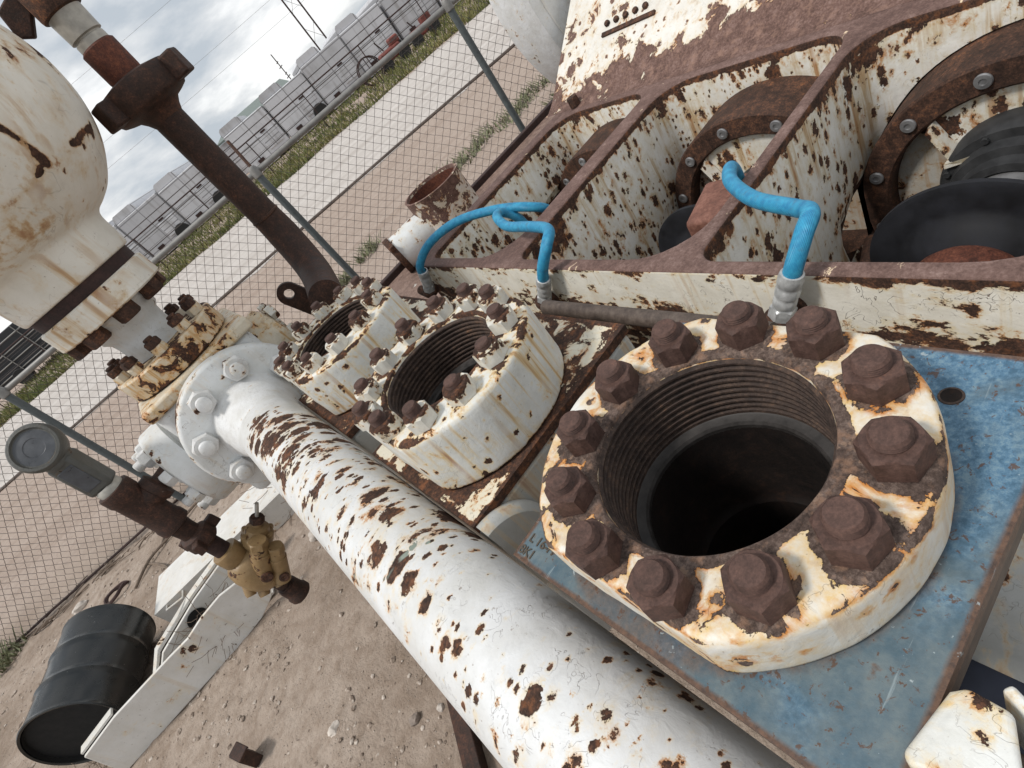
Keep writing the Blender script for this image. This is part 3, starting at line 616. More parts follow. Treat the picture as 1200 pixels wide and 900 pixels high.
# ================================================================== FLUID END VALVE POTS
FX = .269
def cover_flange(parent, cy, mat, wear_in, seed, zb):
    N = 216; mb = MB(); vs = []; nr = 18
    def ro(t):
        c = abs(math.cos(t)); return min(.240, .2085 / c) if c > .8 else .240
    ringz = [(None, i / nr) for i in range(nr + 1)]
    edge = [(.0065, 1.1988), (.002, 1.1945), (0, 1.187)] + [(0, 1.187 + (zb + .012 - 1.187) * k / 9) for k in range(1, 10)] + [(.0005, zb + .008), (.005, zb + .003), (.016, zb + .0012)]
    for i in range(N):
        t = 2 * math.pi * i / N; q = ro(t); wob = .0012 * mnoise.noise((math.cos(t) * 6, math.sin(t) * 6, seed))
        col_ = [(.1465, 1.190), (.1475, 1.1975)] + [(.150 + (q - .014 - .150) * k, 1.20) for _, k in ringz] + [(q - d + wob, z) for d, z in edge]
        for rr, z in col_: vs.append((FX + rr * math.cos(t), cy + rr * math.sin(t), z + .0008 * mnoise.noise((rr * math.cos(t) * 30, rr * math.sin(t) * 30, seed))))
    m = len(col_); mb.add(vs, [(i * m + k, ((i + 1) % N) * m + k, ((i + 1) % N) * m + k + 1, i * m + k + 1) for i in range(N) for k in range(m - 1)])
    o_ = (-.001, -.014) if seed == 3 else (-.003, -.006); nc = [(FX + o_[0] + .188 * math.cos(R(15 + 30 * k)), cy + o_[1] + .188 * math.sin(R(15 + 30 * k))) for k in range(12)]
    def wear(v):
        d = math.hypot(v.x - FX, v.y - cy); nd = min(math.hypot(v.x - a, v.y - b) for a, b in nc)
        return wear_in(v, d, nd, ro(math.atan2(v.y - cy, v.x - FX)))
    mb.build('cover_flange', mat, parent, wear=wear, smooth=50)
    return nc
def bore(parent, cy, near):
    pr = [(.1465, 1.191)]; z = 1.186
    for k in range(9):
        pr += [(.1425, z), (.1425, z - .0035), (.1485, z - .0065), (.1485, z - .009)]; z -= .0118
    pr += [(.1425, z), (.1425, z - .006)]
    b = MB().lathe(pr, (FX, cy, 0), n=160).build('threaded_bore', 'bore', parent, smooth=25)
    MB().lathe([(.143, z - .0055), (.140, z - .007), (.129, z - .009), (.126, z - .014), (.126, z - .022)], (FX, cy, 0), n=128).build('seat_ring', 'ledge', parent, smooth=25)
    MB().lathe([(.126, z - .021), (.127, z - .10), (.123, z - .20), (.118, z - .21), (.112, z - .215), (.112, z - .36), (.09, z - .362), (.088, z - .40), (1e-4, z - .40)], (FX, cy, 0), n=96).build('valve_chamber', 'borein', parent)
def block(parent, y0, y1, cy, top, sides, zb=.45, zt=1.112):
    x0, x1 = .031, (.536 if zt > 1.1 else .575); N = 128; mb = MB(); vs = []; rr = .02
    def sq(t):
        c, s_ = math.cos(t), math.sin(t); ex = (x1 - FX) if c > 0 else (FX - x0); ey = (y1 - cy) if s_ > 0 else (cy - y0)
        q = min(ex / abs(c) if abs(c) > 1e-6 else 9, ey / abs(s_) if abs(s_) > 1e-6 else 9); return FX + q * c, cy + q * s_
    ang = sorted([2 * math.pi * i / N for i in range(N)] + [math.atan2(b - cy, a - FX) % (2 * math.pi) for a in (x0, x1) for b in (y0, y1)])
    NN = len(ang); K = 10
    for t in ang:
        X, Y = sq(t)
        for k in range(K + 1): q = k / K; vs.append((FX + .17 * math.cos(t) * (1 - q) + (X - FX) * q, cy + .17 * math.sin(t) * (1 - q) + (Y - cy) * q, zt))
        vs.append((X, Y, zt - .022))
    m = K + 2; mb.add(vs, [(i * m + k, ((i + 1) % NN) * m + k, ((i + 1) % NN) * m + k + 1, i * m + k + 1) for i in range(NN) for k in range(m - 1)])
    def wear(v):
        e = min(v.x - x0, x1 - v.x, v.y - y0, y1 - v.y); d = math.hypot(v.x - FX, v.y - cy)
        return max(1.1 * (1 - sm(e, .0, .014)), .6 * (1 - sm(d, .236, .262)))
    o = mb.build('deck_plate', top, parent, wear=wear, smooth=30); at = o.data.attributes.new('grime_shade', 'FLOAT', 'POINT'); off = ROOT[parent.name]
    for i, v in enumerate(o.data.vertices): at.data[i].value = 1 - sm(v.co.x + off.x, .20, .46)  # mask for shade painted into the blue deck, stronger toward the pipe side
    MB().box(((x0 + x1) / 2, (y0 + y1) / 2, (zt - .022 + zb) / 2 - .001), (x1 - x0 - .006, y1 - y0 - .006, zt - .024 - zb)).build('block_body', sides, parent, bevel=.012)
# the body is solid, so the chamber below the thread is let into it by a boolean
def hollow(parent, cy):
    ob = [c for c in bpy.data.objects if c.parent == parent and c.name.startswith('block_body')][0]
    c = link('cut', MB().cyl((FX, cy, .60), (FX, cy, 1.3), .1512, n=96).mesh('cut'), 'rust'); off = ROOT[parent.name]; c.location = -off
    m = ob.modifiers.new('b', 'BOOLEAN'); m.operation = 'DIFFERENCE'; m.solver = 'EXACT'; m.object = c
    c2 = ob.modifiers; bpy.context.view_layer.update()
    ob.parent = None
    dg = bpy.context.evaluated_depsgraph_get(); me = bpy.data.meshes.new_from_object(ob.evaluated_get(dg)); ob.modifiers.clear(); ob.data = me; ob.parent = parent
    bpy.data.objects.remove(c)
nutA = nut_mesh('hex_nut_rusty', 'nut', .0322, .034); studA = stud_mesh('stud_rusty', 'nut', .0190, .030, .050)
nutB = nut_mesh('hex_nut_flaking', 'nutpaint', .0335, .033); studB = stud_mesh('stud_flaking', 'nut', .0175, .028, .049)
rnd = random.Random(2)
def pot(y0, y1, cy, label, mats, nut, stud, wear_in, seed):
    rt = thing('valve_pot', label, 'valve pot', (FX, cy, .45), 'valve pots of the pump')
    ztop = 1.112 if seed == 3 else 1.032
    block(rt, y0, y1, cy, mats[0], mats[1], 1.03 if seed == 3 else .45, ztop); hollow(rt, cy)
    if seed == 3: MB().lathe([(.19, .45), (.19, 1.0285)], (FX, cy, 0), n=64).build('pedestal', 'side', rt)
    nc = cover_flange(rt, cy, mats[2], wear_in, seed, ztop); bore(rt, cy, seed == 3)
    for k, (x, y) in enumerate(nc):
        n_ = put('hex_nut', nut, rt, (x, y, 1.2008), rnd.uniform(0, 6.28), scale=(1, 1, rnd.uniform(.95, 1.05)))
        put('stud', stud, n_, (0, 0, rnd.uniform(-.004, .003)))
    return rt
def wear_near(v, d, nd, ro):
    x = max(1.15 * (1 - sm(d, .155, .168)), .80 * (1 - sm(nd, .030, .048)), .12 * (1 - sm(v.x, .10, .24)) * (1 if d > .15 else 0)) if v.z > 1.197 else -.22 + .75 * sm(v.z, 1.183, 1.197) + .55 * (1 - sm(v.z, 1.115, 1.128))
    return x
def wear_far(v, d, nd, ro):
    x = max(.9 * (1 - sm(d, .152, .166)), .55 * (1 - sm(nd, .034, .052)), .55 * sm(d, ro - .024, ro - .012)) if v.z > 1.197 else -.16 + .75 * sm(v.z, 1.182, 1.197) + .8 * (1 - sm(v.z, 1.035, 1.05))
    return x
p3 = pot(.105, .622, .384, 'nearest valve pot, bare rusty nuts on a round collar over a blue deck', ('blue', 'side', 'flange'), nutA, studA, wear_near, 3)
p2 = pot(.828, 1.335, 1.078, 'middle valve pot with white paint flaking off its twelve nuts', ('potdeck', 'greywhite', 'flange_far'), nutB, studB, wear_far, 2)
p1 = pot(1.535, 2.04, 1.785, 'farthest valve pot, beside the bolted pipe flange and the upright dark pipe', ('potdeck', 'greywhite', 'flange_far'), nutB, studB, wear_far, 1)
HX, HY = 0.466, 0.198
# round boss on the near side of the middle block, flat dark disc painting a hole's shade on the blue deck, stamped letters
bo = MB().lathe([(1e-4, .03), (.108, .03), (.118, .022), (.122, .012), (.122, 0)], (.035, .829, .905), (0, -1, 0), 96)
for v in bo.v: v.x = max(.036, v.x)
bo.build('side_boss', 'greywhite', p2)
MB().lathe([(.0105, .0010), (.0100, .0008), (1e-4, .0006)], (HX, HY, 1.1122), n=32).build('hole_shade_disc', 'borein', p3)
MB().lathe([(.0103, .0), (.0125, -.0002), (.0132, -.002)], (HX, HY, 1.1134), n=32).build('hole_rim', 'bore', p3)
def text(body, loc, size, rotz, parent, name='stamped_letters', mat='label', depth=.0006, rot=None):
    cu = bpy.data.curves.new(name, 'FONT'); cu.body = body; cu.size = size; cu.extrude = depth; cu.offset = size * .015
    o = bpy.data.objects.new(name, cu); COL.objects.link(o); bpy.context.view_layer.update()
    me = bpy.data.meshes.new_from_object(o.evaluated_get(bpy.context.evaluated_depsgraph_get())); bpy.data.objects.remove(o)
    me.materials.clear(); me.materials.append(M[mat]); t = put(name, me, parent, loc, rotz)
    return t
text('L 16-H', (.062, .612, 1.1128), .020, R(-90), p3)
text('8K1', (.040, .617, 1.1128), .020, R(-90), p3)

# ================================================================== DISCHARGE PIPE
def ax(y): return Vector((-.088 - .005 * y, y, .938 + .049 * y))
pd = Vector((-.005, 1, .049)).normalized()
dp = thing('discharge_pipe', 'long white pipe with rust spots and a round bolted flange at its far end', 'pipe', ax(1.0))
mb = MB(); pts = [ax(-.5 + 2.5 * i / 90) for i in range(91)]; mb.tube(pts, .120, 96)
for v in mb.v: pass
def wear_pipe(v):
    c = ax(v.y); side = (v.x - c.x) / .12
    return .22 * sm(side, .80, .98) - .10 * sm(-side, .4, .9) + .02 * sm(v.y, 1.0, 1.4) * (1 - sm(v.y, 1.85, 2.0)) - .3 * sm(v.y, 1.9, 2.0)
pt_ = mb.build('pipe_tube', 'pipe', dp, wear=wear_pipe); at = pt_.data.attributes.new('spotwear', 'FLOAT', 'POINT')
for i, v in enumerate(pt_.data.vertices):
    p_ = v.co + ROOT[dp.name]; sd2 = (p_.x - ax(p_.y).x) / .12; at.data[i].value = (.26 + .30 * sm(p_.y, .95, 1.3)) * (1 - sm(p_.y, 1.86, 1.98)) * (1 - sm(-sd2, .55, .85)) - 1.2 * sm(p_.y, 1.86, 1.98) - .5 * sm(-sd2, .6, .9) - .25 * sm(sd2, .5, .7)
F0 = ax(2.19)
MB().lathe([(.1195, -.22), (.122, -.17), (.140, -.09), (.163, -.012), (.168, -.006)], F0, pd, 96).build('weld_neck', 'nutwhite', dp)
MB().lathe([(.12, -.004), (.168, -.006), (.172, -.004), (.262, -.003), (.271, .003), (.275, .012), (.275, .055), (.268, .06), (.12, .06)], F0, pd, 128).build('pipe_flange', 'white', dp, wear=lambda v: .5 * sm((v - F0 - pd * (v - F0).dot(pd)).length, .262, .272) * sm(v.x - F0.x + .15, .5, -.1))
nutW = nut_mesh('hex_nut_white', 'nutwhite', .047, .034); studW = stud_mesh('stud_white', 'nutwhite', .026, .03, .062, .0008)
xx = Vector((1, 0, 0)); zz = pd.cross(xx).normalized() * -1
zz = xx.cross(pd).normalized(); zz = zz if zz.z > 0 else -zz
rotn = Matrix((xx, zz, xx.cross(zz))).transposed()   # local z points back along the pipe, to the viewer
if rotn.col[2].dot(pd) > 0: rotn = Matrix((-xx, zz, (-xx).cross(zz))).transposed()
for k in range(8):
    a = R(22.5 + 45 * k); p = F0 + (xx * math.cos(a) + zz * math.sin(a)) * .212 - pd * .003
    n_ = put('hex_nut', nutW, dp, p, rotm=(rotn @ Matrix.Rotation(rnd.uniform(0, 1), 3, 'Z')).to_euler()); put('stud', studW, n_, (0, 0, 0))

# ================================================================== MANIFOLD CROSS BLOCK
mc = thing('manifold_block', 'white block under the round vessel with a rust streaked bolted flange on top', 'manifold', (-.11, 2.5, .8))
MB().box((-.11, 2.515, 1.04), (.46, .50, .50)).build('block_body', 'white', mc, bevel=.035, seg=4)
MB().box((-.10, 2.50, 1.305), (.50, .50, .05)).build('top_pad', 'orange', mc, bevel=.012, wear=None)
MB().lathe([(.20, 1.33), (.222, 1.336), (.226, 1.342), (.226, 1.415), (.220, 1.422), (.10, 1.424)], (-.115, 2.505, 0), n=96).build('top_flange', 'orange', mc, wear=lambda v: .35 * sm(v.z, 1.40, 1.421) + .45 * (1 - sm(v.z, 1.336, 1.35)))
nutR = nut_mesh('hex_nut_dark', 'orange', .030, .030); studR = stud_mesh('stud_dark', 'rust', .018, .028, .075)
for k in range(10):
    a = R(14 + 36 * k); n_ = put('hex_nut', nutR, mc, (-.115 + .185 * math.cos(a), 2.505 + .185 * math.sin(a), 1.423), rnd.uniform(0, 1)); put('stud', studR, n_, (0, 0, -.006))
    put('nut_cap', bpy.data.meshes.get('nut_cap') or nut_mesh('nut_cap', 'rust', .029, .026), n_, (0, 0, .031), .4)
MB().lathe([(1e-4, .10), (.185, .10), (.20, .092), (.205, .08), (.205, .0), (.16, -.002), (.16, -.12)], (-.37, 2.50, 1.03), (-1, 0, 0), 96).build('side_flange', 'white', mc)
for k in range(8):
    a = R(22.5 + 45 * k); n_ = put('hex_nut', nutW, mc, (-.471, 2.50 + .155 * math.cos(a), 1.03 + .155 * math.sin(a)), rotm=(0, R(-90), 0), scale=(.8, .8, 1.1)); put('stud', studW, n_, (0, 0, 0))
MB().lathe([(.15, 0), (.15, .10), (.13, .11), (1e-4, .11)], (.115, 2.48, 1.12), (1, .1, 0.1), 64).build('side_cap', 'orange', mc)
for k in range(6):
    a = R(60 * k); put('hex_nut', nutB, mc, (.228, 2.49 + .115 * math.cos(a), 1.13 + .115 * math.sin(a)), rotm=(0, R(90), 0))

# ================================================================== PULSATION VESSEL
VX, VY = -.125, 2.505
ve = thing('pressure_vessel', 'bulbous off-white pressure vessel with rust cracks, bolted above the manifold block', 'vessel', (VX, VY, 1.43))
prof = [(.205, 1.742), (.222, 1.75), (.228, 1.80), (.232, 1.85), (.247, 1.872), (.285, 1.888), (.335, 1.915), (.39, 1.965), (.435, 2.02), (.467, 2.08), (.49, 2.15), (.50, 2.23), (.497, 2.29), (.483, 2.36), (.455, 2.44), (.41, 2.52), (.35, 2.59), (.28, 2.64), (.19, 2.68), (.10, 2.70), (1e-4, 2.705)]
sp_ = spline([(a, 0, b) for a, b in prof], 14)
CR = [[(.02, 2.06, 2.17), (.099, 2.071, 2.124), (.114, 2.095, 2.074), (.111, 2.108, 2.038), (.132, 2.152, 1.986), (.145, 2.192, 1.934), (.20, 2.26, 1.91)], [(-.20, 2.07, 1.98), (-.078, 2.073, 1.978), (-.017, 2.087, 1.978), (.048, 2.104, 1.986), (.09, 2.118, 1.998)], [(.33, 2.34, 2.06), (.30, 2.331, 2.032), (.249, 2.258, 2.020), (.205, 2.216, 2.016)], [(.23, 2.24, 2.01), (.20, 2.22, 1.93)], [(.27, 2.29, 2.02), (.22, 2.27, 1.92)], [(.30, 2.33, 2.03), (.25, 2.31, 1.93)]]
def dseg(p, a, b):
    a, b = Vector(a), Vector(b); t = max(0, min(1, (p - a).dot(b - a) / (b - a).length_squared)); return (p - a - (b - a) * t).length
def wv(v):
    if v.y > 2.52: return 0.
    q = v + Vector((mnoise.noise(v * 16), mnoise.noise(v * 16 + Vector((9, 0, 0))), mnoise.noise(v * 16 + Vector((0, 9, 0))))) * .014
    d = min(dseg(q, l[i], l[i + 1]) - (.006 if k < 2 else .004) for k, l in enumerate(CR) for i in range(len(l) - 1))
    band = abs(v.z - 2.275 - .02 * mnoise.noise(v * 5))
    return max(.95 * (1 - sm(d, .0, .022)), .42 * (1 - sm(band, .0, .06)) * sm(v.x, -.1, .25)) + .10 * sm(v.z, 2.15, 2.35)
MB().lathe([(max(p.x, 1e-4), p.z) for p in sp_], (VX, VY, 0), n=560).build('vessel_shell', 'vessel', ve, wear=wv, smooth=60)
MB().lathe([(.05, 1.702), (.205, 1.702), (.207, 1.742), (.05, 1.742)], (VX, VY, 0), n=64).build('gasket', 'darkbeam', ve)
MB().lathe([(.09, 1.612), (.212, 1.614), (.219, 1.62), (.219, 1.694), (.212, 1.701), (.05, 1.702)], (VX, VY, 0), n=96).build('base_flange', 'vessel', ve, wear=lambda v: .12 + .35 * (1 - sm(v.z, 1.612, 1.622)))
nutV = nut_mesh('hex_nut_under', 'rust', .042, .045)
for k in range(8): a = R(10 + 45 * k); put('hex_nut', nutV, ve, (VX + .172 * math.cos(a), VY + .172 * math.sin(a), 1.613), rotm=(R(180), 0, rnd.uniform(0, 1)))
MB().lathe([(.105, 1.424), (.104, 1.50), (.108, 1.53), (.125, 1.548), (.128, 1.575), (.15, 1.60), (.15, 1.613)], (VX, VY, 0), n=64).build('neck_pipe', 'white', ve, wear=lambda v: .35 if 1.53 < v.z < 1.56 else 0)

# ================================================================== STANDPIPE WITH HAMMER UNION
n_v = -FD
S = Vector((.529, 2.504, 0))
stp = thing('standpipe', 'upright dark rusty pipe with a lugged union nut behind the pots', 'standpipe', (S.x, S.y, 1.0))
mb = MB(); mb.tube(spline([S + Vector((0, 0, 2.05)), S + Vector((0, 0, 1.75)), S + Vector((0, 0, 1.55)), S + Vector((0, 0, 1.44)), S - FD * .025 + Vector((0, 0, 1.36)), S - FD * .075 + Vector((0, 0, 1.285)), S - FD * .15 + Vector((0, 0, 1.235)), S - FD * .28 + Vector((0, 0, 1.21)), S - FD * .42 + Vector((0, 0, 1.20))], 8), [.060] * 17 + [.060 + .006 * min(1, k / 10) for k in range(48)], 48); mb.build('pipe', 'brownpipe', stp)
for z in (1.50, 1.36): MB().lathe([(.059, z - .008), (.064, z - .003), (.064, z + .003), (.059, z + .008)], S, n=48).build('weld_bead', 'rust', stp)
MB().lathe([(.061, 1.945), (.072, 1.965), (.088, 1.984), (.118, 1.992), (.140, 2.0), (.148, 2.012), (.148, 2.075), (.140, 2.092), (.085, 2.105), (.06, 2.105)], S, n=64).build('union_nut', 'brownpipe', stp)
for k in range(3):
    a = R(-35 + 120 * k); c = S + Vector((.162 * math.cos(a), .162 * math.sin(a), 2.045)); MB().box(c, (.075, .072, .085), ang=a, taper=.9).build('union_lug', 'brownpipe', stp, bevel=.008)
MB().lathe([(.062, 2.10), (.064, 2.12), (.064, 2.215), (.056, 2.222)], S, n=48).build('threaded_stub', 'redrust', stp)
MB().lathe([(.056, 2.218), (.055, 2.245), (.050, 2.247), (.050, 2.252), (.060, 2.255), (.062, 2.335)], S, n=48).build('pale_sleeve', 'greyunion', stp)
MB().lathe([(.060, 2.33), (.074, 2.335), (.076, 2.345), (.076, 2.44), (.066, 2.455), (.058, 2.46)], S, n=48).build('upper_collar', 'rust', stp)
for k in range(2):
    a = R(-20 + 180 * k); d = Vector((math.cos(a), math.sin(a), 0)); t_ = Vector((-d.y, d.x, 0)) * .016
    MB().prism([S + d * .07 + Vector((0, 0, 2.38)) - t_, S + d * .125 + Vector((0, 0, 2.33)) - t_, S + d * .165 + Vector((0, 0, 2.355)) - t_, S + d * .150 + Vector((0, 0, 2.43)) - t_, S + d * .07 + Vector((0, 0, 2.45)) - t_], t_ * 2).build('collar_wing', 'brownpipe', stp, bevel=.006)
MB().cyl(S + Vector((0, 0, 2.455)), S + Vector((0, 0, 3.1)), .064, n=48).build('grey_pipe', 'greyunion', stp)
# lifting lug with a hole
lp = []
c0 = Vector((.25, 2.6, 0)) - FD * .06
def lugp(h, z): return c0 + FH * h + Vector((0, 0, z))
oc = (.135, 1.218); dx, dz = .085 / .2186, -.2 / .2186
outer = [];inner = []
N_ = 36
for k in range(N_):
    a = 2 * math.pi * k / N_; ca, sa = math.cos(a), math.sin(a)
    rr = .050
    al = ca * dx + sa * dz
    q = (oc[0] + rr * ca, oc[1] + rr * sa) if al <= 0 else None
    if q is None:
        pe = ca * -dz + sa * dx; q = (oc[0] + dx * .22 * min(1, al / .5) + -dz * rr * (pe / abs(pe) if abs(pe) > .5 else pe / .5 * 1.) , oc[1] + dz * .22 * min(1, al / .5) + dx * rr * (pe / abs(pe) if abs(pe) > .5 else pe / .5))
    outer.append(q); inner.append((oc[0] + .022 * ca, oc[1] + .022 * sa))
mb = MB(); th_ = FD * .022
vs = [lugp(*p) for p in outer] + [lugp(*p) for p in inner] + [lugp(*p) + th_ for p in outer] + [lugp(*p) + th_ for p in inner]; fs = []
for k in range(N_):
    j = (k + 1) % N_; fs += [(k, j, N_ + j, N_ + k), (2 * N_ + k, 3 * N_ + k, 3 * N_ + j, 2 * N_ + j), (k, 2 * N_ + k, 2 * N_ + j, j), (N_ + k, N_ + j, 3 * N_ + j, 3 * N_ + k)]
mb.add(vs, fs).build('lifting_lug', 'brownpipe', stp)

# ================================================================== GAUGE RISER WITH TAN VALVE
G = Vector((-.62, 2.36, 0))
gr = thing('gauge_riser', 'upright rusty pipe riser with a grey dial gauge on top and a tan valve below', 'gauge riser', (G.x, G.y, .3))
gc = G + Vector((0, 0, 1.47))
gd = ((Vector((0, 0, 1.75)) - gc).normalized() + Vector((-.30, 0, .45))).normalized()
g_ = MB().lathe([(1e-4, -.085), (.04, -.085), (.065, -.06), (.080, -.02), (.085, .0), (.085, .018), (.078, .027), (.069, .028), (.065, .021), (.062, .021)], gc, gd, 64).build('gauge_case', 'gauge', gr)
MB().lathe([(.063, .0205), (.034, .022), (.032, .0205), (.014, .021), (1e-4, .0215)], gc, gd, 48).build('gauge_face', 'gaugeface', g_)
mb = MB(); mb.box(G + Vector((0, 0, 1.315)) , (.098, .075, .17), ang=-az); mb.build('gauge_body', 'gauge', gr, bevel=.014, seg=3)
mb = MB(); mb.box(G + Vector((0, 0, 1.315)) + n_v * .0375, (.062, .006, .11), ang=-az); mb.build('nameplate', 'gaugeface', gr, bevel=.002)
MB().lathe([(.045, 1.43), (.052, 1.40), (.047, 1.385)], G, n=32).build('gauge_neck', 'gauge', gr)
MB().lathe([(.040, 1.235), (.047, 1.225), (.047, 1.205), (.03, 1.20)], G, n=40).build('pale_collar', 'greyunion', gr)
mb = MB().lathe([(.03, 1.208), (.060, 1.206), (.062, 1.195), (.062, 1.16), (.058, 1.15), (.058, .985), (.062, .975), (.062, .945), (.044, .935), (.040, .90), (.040, .80)], G, n=48)
mb.build('pipe_tee', 'brownpipe', gr)
tb = (FH * .8 + n_v * -.35 + Vector((0, 0, .1))).normalized()
MB().lathe([(.055, .0), (.055, .06), (.062, .065), (.062, .095), (.045, .10), (.035, .102), (.035, .16), (1e-4, .16)], G + Vector((0, 0, 1.085)), tb, 40).build('tee_branch', 'brownpipe', gr)
MB().lathe([(.040, .875), (.058, .865), (.062, .855), (.062, .81), (.052, .80), (.038, .795)], G, n=48).build('union_nut', 'brownpipe', gr)
for k in range(3):
    a = R(20 + 120 * k); MB().box(G + Vector((.072 * math.cos(a), .072 * math.sin(a), .835)), (.05, .034, .05), ang=a, taper=.9).build('union_lug', 'brownpipe', gr, bevel=.005)
MB().lathe([(.036, .80), (.036, .70)], G, n=32).build('black_nipple', 'darkbeam', gr)
MB().lathe([(.036, .722), (.056, .72), (.058, .712), (.058, .66), (.052, .652)], G, n=48).build('valve_collar', 'brass', gr)
vb = MB().lathe([(.03, .66), (.055, .652), (.078, .63), (.088, .59), (.088, .53), (.078, .49), (.060, .46), (.040, .448), (.03, .445)], G, n=48).build('valve_body', 'brass', gr)
for (o1, o2, rr) in (((.05, .56), (.16, .70), .040), ((.085, .50), (.175, .62), .034)):
    a = G + FH * o1[0] + n_v * .05 + Vector((0, 0, o1[1])); b = G + FH * o2[0] + n_v * .06 + Vector((0, 0, o2[1])); d = (b - a).normalized(); L = (b - a).length
    t_ = MB().lathe([(rr, -.06), (rr, L * .45), (rr * 1.04, L * .46), (rr * 1.04, L * .5), (rr * .92, L * .51), (rr * .92, L * .72)], a, d, 32).build('valve_barrel', 'brass', gr)
    me = nut_mesh('barrel_cap', 'brass', rr * 1.02, .035); put('barrel_cap', me, gr, a + d * L * .70, rotm=d.to_track_quat('Z', 'Y').to_euler())
    MB().lathe([(rr * .62, .0), (rr * .62, .012), (rr * .4, .014), (1e-4, .008)], a + n_v * (rr * .86) - Vector((0, 0, .02)), n_v, 24).build('barrel_plug', 'rust', gr)
for (hh, z) in ((-.085, .50), (-.055, .455), (.02, .44)):
    a = G + FH * hh + n_v * .04 + Vector((0, 0, z)); MB().lathe([(.022, -.05), (.024, 0), (.02, .012), (1e-4, .013)], a, (n_v * .5 - FH * .2 + Vector((0, 0, -.6))), 24).build('valve_ear', 'brass', gr, smooth=50)
a = G + FH * .12 - n_v * .02 + Vector((0, 0, .66)); d = (FH * .72 + Vector((0, 0, .7))).normalized()
MB().lathe([(.05, -.05), (.064, -.02), (.064, .01), (.05, .02), (.046, .045), (.03, .05), (.02, .052), (.02, .07)], a, d, 40).build('bonnet', 'brass', gr)
for k in range(6):
    x, y, z = frame_of(d); t = R(60 * k); put('bonnet_bolt', bpy.data.meshes.get('bonnet_bolt') or nut_mesh('bonnet_bolt', 'brass', .014, .016), gr, a + (x * math.cos(t) + y * math.sin(t)) * .056 + d * .01, rotm=d.to_track_quat('Z', 'Y').to_euler())
put('stem_nut', nut_mesh('stem_nut', 'rust', .030, .03), gr, a + d * .07, rotm=d.to_track_quat('Z', 'Y').to_euler())
MB().cyl(a + d * .08, a + d * .165, .008, n=16).build('stem', 'greyunion', gr)
MB().lathe([(.034, .46), (.034, .395), (.040, .394), (.041, .386), (.034, .385)], G, n=32).build('lower_nipple', 'brownpipe', gr)
MB().lathe([(.035, .387), (.046, .384), (.047, .33), (.053, .322), (.053, .30), (.046, .292), (.034, .292), (.034, .36)], G, n=40).build('end_coupling', 'brownpipe', gr)

# ================================================================== HOSES
def hose(label, base, pts, elbow):
    rt = thing('blue_hose', label, 'hose', base, 'blue hoses of the pump'); b = Vector(base)
    d = (Vector(pts[1]) - Vector(pts[0])).normalized(); p0 = Vector(pts[0])
    MB().tube(spline(pts, 12), .0174, 20).build('hose', 'hose', rt)
    MB().lathe([(.012, -.080), (.015, -.078), (.015, -.056), (.020, -.052), (.0225, -.044), (.0225, -.030), (.021, -.028), (.021, -.022), (.0235, -.019), (.0235, -.004), (.022, -.001), (.022, .005), (.024, .008), (.024, .024), (.022, .032), (.018, .034)], p0, d, 24).build('crimp_fitting', 'crimp', rt)
    put('swivel_nut', bpy.data.meshes.get('swivel_nut') or nut_mesh('swivel_nut', 'crimp', .026, .028), rt, p0 - d * .078, rotm=d.to_track_quat('Z', 'Y').to_euler())
    q = p0 - d * .075
    e_ = MB().tube(spline([q, q - d * .03, b + Vector((-.015, 0, .02)), b], 6), .021, 20); e_.build('elbow', 'rust', rt)
    MB().lathe([(.021, 0), (.032, .002), (.032, .02), (.021, .022)], q - d * .025, d, 24).build('elbow_collar', 'rust', rt)
    MB().lathe([(.0, 0), (.035, 0), (.035, .014), (.02, .02)], Vector((.787, b.y, b.z - .0)), (-1, 0, 0), 24).build('elbow_base', 'rust', rt)
hose('blue hose farthest from the viewer, arching over the far bay', (.755, 2.245, .865), [(.752, 2.13, .96), (.76, 2.10, 1.02), (.83, 2.03, 1.075), (.93, 1.92, 1.09), (1.02, 1.78, 1.06), (1.07, 1.66, 1.02), (1.09, 1.56, .97), (1.10, 1.50, .86)][:6] + [(1.12, 1.635, .96), (1.14, 1.64, .85)], 0)
hose('blue hose in the middle, bent double over the far bay', (.757, 1.40, .86), [(.752, 1.335, .955), (.755, 1.29, 1.02), (.79, 1.26, 1.075), (.85, 1.30, 1.085), (.89, 1.44, 1.07), (.915, 1.60, 1.06), (.96, 1.70, 1.07), (1.01, 1.73, 1.05), (1.04, 1.71, .99), (1.05, 1.70, .85)], 0)
hose('blue hose nearest the viewer, hooked over the rib of the near bay', (.757, .59, .90), [(.752, .555, .99), (.762, .535, 1.04), (.80, .525, 1.08), (.85, .535, 1.085), (.885, .58, 1.07), (.94, .70, 1.06), (1.02, .80, 1.055), (1.10, .85, 1.04), (1.15, .88, .98), (1.17, .90, .85)], 0)
# loose bar behind the pots
single(MB().tube([(.655, .55, .962), (.655, .7, .965), (.652, 1.02, .968), (.65, 1.22, .97)], .021, 20), 'grey_bar', 'side', 'thin dark grey bar lying behind the middle pot, below the rail', 'bar', (.655, .7, .965))

